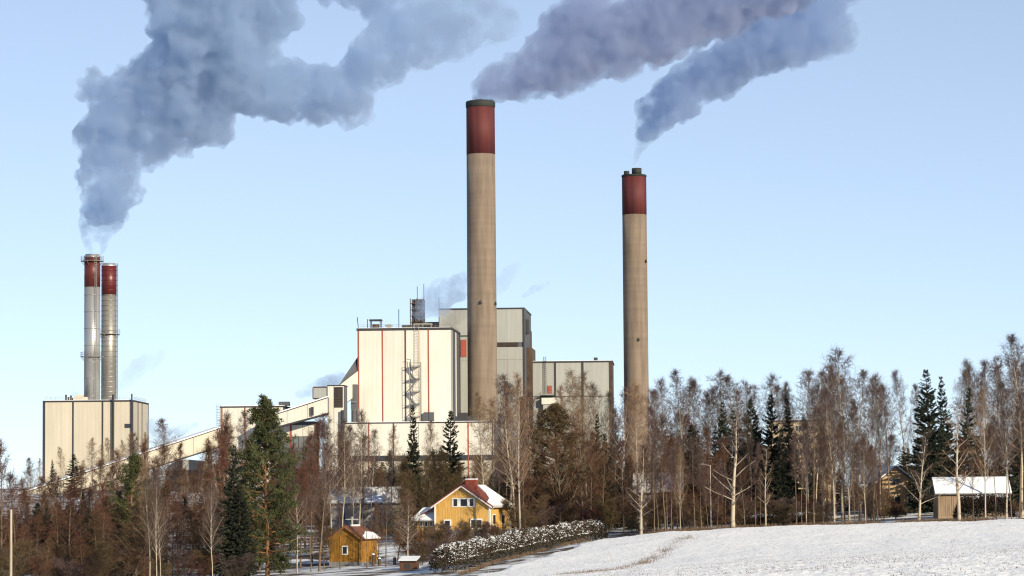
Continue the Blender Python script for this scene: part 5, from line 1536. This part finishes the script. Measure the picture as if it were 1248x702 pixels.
row([('spruce', 884, 488, 462, .8), ('spruce', 896, 496, 455, .9), ('spruce', 918, 486, 466, .9), ('spruce', 927, 505, 450, .8), ('spruce', 870, 520, 450, .8), ('spruce', 845, 520, 470, .8), ('spruce', 905, 520, 440, .9), ('spruce', 815, 540, 470, .9), ('spruce', 950, 520, 440, .7)],
    'in the wood', G_SPR)
row([('spruce', 1150, 520, 450, 1.1), ('spruce', 1126, 548, 458, 1.1), ('spruce', 1195, 530, 458, 1.0), ('spruce', 1218, 545, 455, 1.1), ('spruce', 1240, 520, 440, 1.0), ('spruce', 1108, 570, 470, 1.0), ('spruce', 1247, 470, 435, .7)],
    'in the wood', G_SPR)
# middle: in front of the plant
row([('tanbirch', 603, 490, 450, .7), ('birch', 622, 470, 440, .8), ('birch', 629, 458, 436, .9), ('alder', 650, 510, 450, .8), ('birch', 646, 480, 470, .7), ('alder', 610, 545, 450, .9), ('alder', 640, 560, 430, .9), ('alder', 660, 540, 460, .8), ('birch', 617, 500, 470, .7), ('aspen', 606, 530, 440, .8)],
    'before the plant', G_MID)
row([('tanbirch', 716, 458, 500, .8), ('tanbirch', 692, 476, 520, .8), ('birch', 727, 470, 500, .8), ('birch', 742, 482, 485, .7), ('tanbirch', 700, 500, 470, .8), ('alder', 735, 540, 440, .8), ('aspen', 749, 500, 470, .8), ('alder', 760, 540, 430, .8), ('alder', 770, 560, 420, .8), ('alder', 720, 530, 460, .8)],
    'before the plant', G_MID)
row([('spruce', 725, 505, 500, .7), ('spruce', 738, 530, 470, .8), ('spruce', 752, 520, 480, .8), ('spruce', 700, 545, 470, .7), ('spruce', 762, 560, 450, .9), ('spruce', 745, 575, 440, .9), ('spruce', 770, 580, 440, .8), ('spruce', 620, 560, 480, .7), ('spruce', 595, 575, 470, .7)],
    'before the plant', 'dark spruces before the plant')
row([('olive', 470, 545, 492, 1), ('olive', 488, 540, 492, 1), ('olive', 527, 535, 452, 1), ('olive', 520, 555, 440, 1), ('olive', 566, 560, 450, .9), ('olive', 458, 560, 492, 1), ('olive', 537, 565, 440, .9), ('alder', 575, 560, 470, .9), ('alder', 585, 555, 470, .9), ('olive', 502, 560, 492, 1), ('tanbirch', 477, 520, 470, .7), ('tanbirch', 527, 518, 480, .7), ('alder', 556, 575, 446, .9)],
    'before the plant', G_MID)
row([('birch', 404, 508, 432, .8), ('birch', 417, 515, 440, .75), ('birch', 430, 520, 440, .75), ('birch', 438, 505, 450, .8), ('alder', 398, 520, 482, .9), ('alder', 412, 530, 482, .9), ('alder', 445, 535, 482, .9), ('alder', 372, 535, 425, .9), ('alder', 384, 515, 436, .9), ('alder', 358, 545, 415, .9), ('birch', 452, 528, 452, .7), ('alder', 425, 545, 482, .9), ('alder', 347, 560, 400, .9), ('alder', 380, 560, 400, .9), ('birch', 392, 540, 410, .6), ('birch', 428, 560, 405, .5), ('alder', 366, 575, 395, .9)],
    'before the plant', G_MID)
# left hollow
row([('alder', 20, 580, 372, .9), ('alder', 35, 598, 400, .9), ('alder', 52, 600, 395, .9), ('alder', 70, 612, 375, 1), ('alder', 110, 600, 400, 1), ('birch', 112, 588, 420, .7), ('alder', 128, 590, 395, .9), ('alder', 140, 570, 420, .9), ('alder', 120, 625, 362, 1), ('alder', 45, 630, 362, 1.1), ('alder', 22, 640, 352, 1.1), ('alder', 100, 655, 342, 1.1), ('alder', 140, 640, 345, 1.0),
     ('birch', 30, 570, 520, .8), ('birch', 38, 560, 560, .8), ('alder', 60, 590, 520, .8), ('alder', 55, 583, 430, 1), ('alder', 78, 580, 440, 1), ('alder', 97, 574, 430, 1), ('alder', 121, 562, 440, 1), ('alder', 143, 550, 450, 1), ('birch', 70, 572, 480, .8), ('alder', 28, 588, 420, 1), ('olive', 118, 650, 335, 1.2), ('olive', 60, 655, 338, 1.2)],
    'in the hollow', G_LEFT)
row([('alder', 174, 540, 425, .9), ('alder', 186, 545, 450, .9), ('alder', 216, 545, 470, .9), ('alder', 252, 540, 460, .9), ('alder', 190, 575, 400, .9), ('alder', 205, 585, 392, .9), ('alder', 220, 575, 420, .9), ('birch', 219, 560, 440, .7), ('alder', 235, 580, 405, .9), ('alder', 247, 575, 420, .9), ('alder', 262, 548, 430, .9), ('alder', 276, 510, 445, .9), ('birch', 291, 503, 450, .8), ('alder', 268, 535, 440, .9), ('alder', 272, 530, 425, .9), ('alder', 288, 520, 430, .9), ('alder', 278, 548, 400, .9), ('birch', 240, 565, 470, .6), ('alder', 210, 615, 365, .9), ('alder', 225, 610, 370, .9), ('alder', 243, 620, 362, .9), ('alder', 268, 620, 358, .9), ('alder', 330, 580, 385, 1), ('alder', 200, 560, 470, .8), ('alder', 172, 600, 380, 1.0), ('birch', 160, 545, 450, .7), ('birch', 170, 532, 480, .7), ('alder', 150, 600, 390, 1)],
    'in the hollow', G_LEFT)
row([('spruce', 150, 600, 400, .9), ('spruce', 118, 620, 400, .9), ('spruce', 168, 640, 365, .8), ('slimspruce', 292, 585, 350, 1.1), ('spruce', 105, 600, 430, .9), ('spruce', 130, 655, 350, .8), ('spruce', 40, 640, 400, .9), ('spruce', 18, 640, 420, .9), ('spruce', 70, 650, 380, .8)],
    'in the hollow', 'spruces in the left hollow')
row([('tanbirch', 78, 548, 870, .8), ('tanbirch', 48, 560, 860, .8), ('tanbirch', 125, 545, 870, .8), ('tanbirch', 135, 535, 850, .8), ('tanbirch', 150, 540, 840, .8), ('tanbirch', 162, 530, 830, .8), ('tanbirch', 99, 560, 860, .8), ('tanbirch', 172, 528, 850, .8)],
    'at the cream hall wall', 'birches under the cream boiler hall')
# wood behind, seen only between the nearer trees
rng_ = random.Random(5)
for lo, hi, n, ta, tb, Da, Db, keys, lab in [
    (780, 1250, 40, 525, 570, 470, 540, ('spruce', 'spruce', 'aspen', 'alder'), 'deep in the wood'),
    (780, 1250, 30, 555, 590, 465, 490, ('alder', 'spruce', 'spruce'), 'deep in the wood'),
    (600, 780, 26, 540, 585, 470, 560, ('alder', 'spruce', 'spruce'), 'deep in the wood'),
    (340, 600, 30, 552, 590, 500, 620, ('alder', 'olive', 'spruce', 'spruce'), 'deep in the wood'),
    (-5, 345, 34, 596, 620, 420, 560, ('alder', 'spruce', 'spruce', 'spruce'), 'deep in the wood'),
    (-5, 345, 26, 606, 640, 360, 420, ('alder', 'spruce', 'olive', 'spruce'), 'deep in the hollow')]:
    for i in range(n):
        px = lo + (hi - lo) * (i + rng_.uniform(.1, .9)) / n
        top = rng_.uniform(ta, tb); D = rng_.uniform(Da, Db)
        if px < 300: top = max(top, 622 - px * .2)
        k = rng_.choice(keys)
        _where.append((tree(k, px, top, D, 'x', G_BACK, 1.25), k, px, lab))
# bare shrubs
row([('shrub', 554, 634, 398, 1.2), ('shrub', 566, 632, 400, 1.1), ('shrub', 578, 636, 402, 1.1), ('shrub', 590, 633, 402, 1.1), ('shrub', 603, 636, 405, 1.1), ('shrub', 612, 640, 408, 1)], 'behind the hedge', 'garden shrubs', Dj=2)
row([('shrub', 505, 645, 378, 1.4), ('shrub', 522, 638, 380, 1.5), ('shrub', 536, 634, 384, 1.5), ('shrub', 548, 648, 390, 1.2), ('shrub', 514, 660, 360, 1.2), ('shrub', 530, 655, 366, 1.2), ('shrub', 552, 655, 372, 1.1)], 'left of the hedge', 'garden shrubs', Dj=2)
row([('shrub', 400 + 12 * i, 640 + (i * 7) % 20, 420 + (i * 13) % 30, 1.3) for i in range(9)], 'before the barn', 'garden shrubs')
row([('shrub', 10 + 21 * i, 655 + (i * 11) % 25, 330 + (i * 17) % 30, 1.6) for i in range(15)], 'low in the hollow', 'undergrowth shrubs')
row([('shrub', 640 + 17 * i, 600 + (i * 13) % 25, 425 + (i * 7) % 30, 1.5) for i in range(8)], 'behind the hedge end', 'undergrowth shrubs')
row([('shrub', 783 + 16 * i, 597 + (i * 11) % 16, 402 + (i * 7) % 22, 1.5) for i in range(15)], 'low at the wood edge', 'undergrowth shrubs')
row([('alder', 786, 560, 408, .8), ('alder', 800, 570, 412, .8), ('alder', 813, 556, 405, .8), ('alder', 826, 566, 410, .8), ('alder', 841, 560, 414, .8), ('alder', 858, 556, 410, .8), ('alder', 903, 570, 408, .8), ('alder', 1012, 572, 408, .8), ('alder', 1042, 566, 410, .8)], 'low in the wood', G_RIGHT)
row([('aspen', 447, 596, 378, .7), ('aspen', 470, 590, 374, .8), ('aspen', 414, 612, 379, .6), ('olive', 396, 610, 380, .8), ('alder', 462, 612, 384, .7), ('aspen', 379, 585, 372, .7)], 'beside the shed', 'small bare trees round the ochre shed')
row([('shrub', 1064, 595, 425, 1.2), ('shrub', 1076, 600, 428, 1.1), ('shrub', 1060, 600, 420, 1.2), ('shrub', 1092, 608, 425, 1.0), ('shrub', 1240, 605, 400, 1.1)], 'by the houses', 'undergrowth shrubs')

# the wood goes on beyond both sides of the view
for i in range(24):
    px = 1256 + i * 9 + rng_.uniform(-4, 4); k = ('birch', 'aspen', 'spruce', 'birch', 'alder')[i % 5]; D = rng_.uniform(445, 530)
    _where.append((tree(k, px, rng_.uniform(445, 530), D, 'x', G_RIGHT, .9), k, min(px, 9000), 'beyond the garage'))
for i in range(20):
    px = -8 - i * 9 + rng_.uniform(-4, 4); k = ('alder', 'birch', 'spruce', 'alder', 'olive')[i % 5]; D = rng_.uniform(345, 470)
    _where.append((tree(k, px, rng_.uniform(555, 610), D, 'x', G_LEFT, 1.0), k, max(px, -98), 'beyond the wooden pole'))
finish_labels()
# dry grass along the field edges
def grass(px_pts, n, h, seed, label, wd=1.2):
    rng = np.random.default_rng(seed)
    pts = np.array([[P(*a).x, P(*a).y] for a in px_pts]); seg = np.r_[0, np.cumsum(np.linalg.norm(np.diff(pts, axis=0), axis=1))]
    s_ = rng.uniform(0, seg[-1], n)
    keepm = fbm(s_ / 3.0 + 3, np.zeros(n) + 2, seed, 3) > .42
    s_ = s_[keepm]; n = len(s_)
    x = np.interp(s_, seg, pts[:, 0]) + rng.normal(0, wd * .35, n); y = np.interp(s_, seg, pts[:, 1]) + rng.normal(0, wd, n)
    z = ground_z(x, y)
    c = np.stack([x, y, z], -1); d = norm(rng.normal(0, .45, (n, 3)) + np.array([0, 0, 1.0]))
    sp = Soup(); sp.add(*tri_soup(c, d, rng.uniform(.4, 1.3, n) * h, rng.uniform(.015, .035, n), rng))
    return tag(link('dry_grass', sp.mesh('dry_grass', mat('dry_grass', (.19, .125, .075), col2=(.10, .065, .042), scale=(.5, .5, .5)), False)), label, 'grass', None, 'stuff')
grass([(668, 704, 240), (720, 690, 268), (770, 676, 300), (812, 664, 340), (838, 655, 368)], 4600, .40, 3, 'strip of brown dry grass crossing the snowy field corner', 1.9)
grass([(790, 648, 386), (900, 644, 388), (1010, 641, 390), (1130, 638, 390), (1246, 634, 388)], 9000, .55, 4, 'fringe of dry grass and stalks along the back edge of the field', 1.2)
grass([(560, 701, 322), (600, 690, 345), (660, 675, 366), (720, 661, 392)], 6000, .4, 6, 'dry grass at the foot of the snowy hedge', .5)
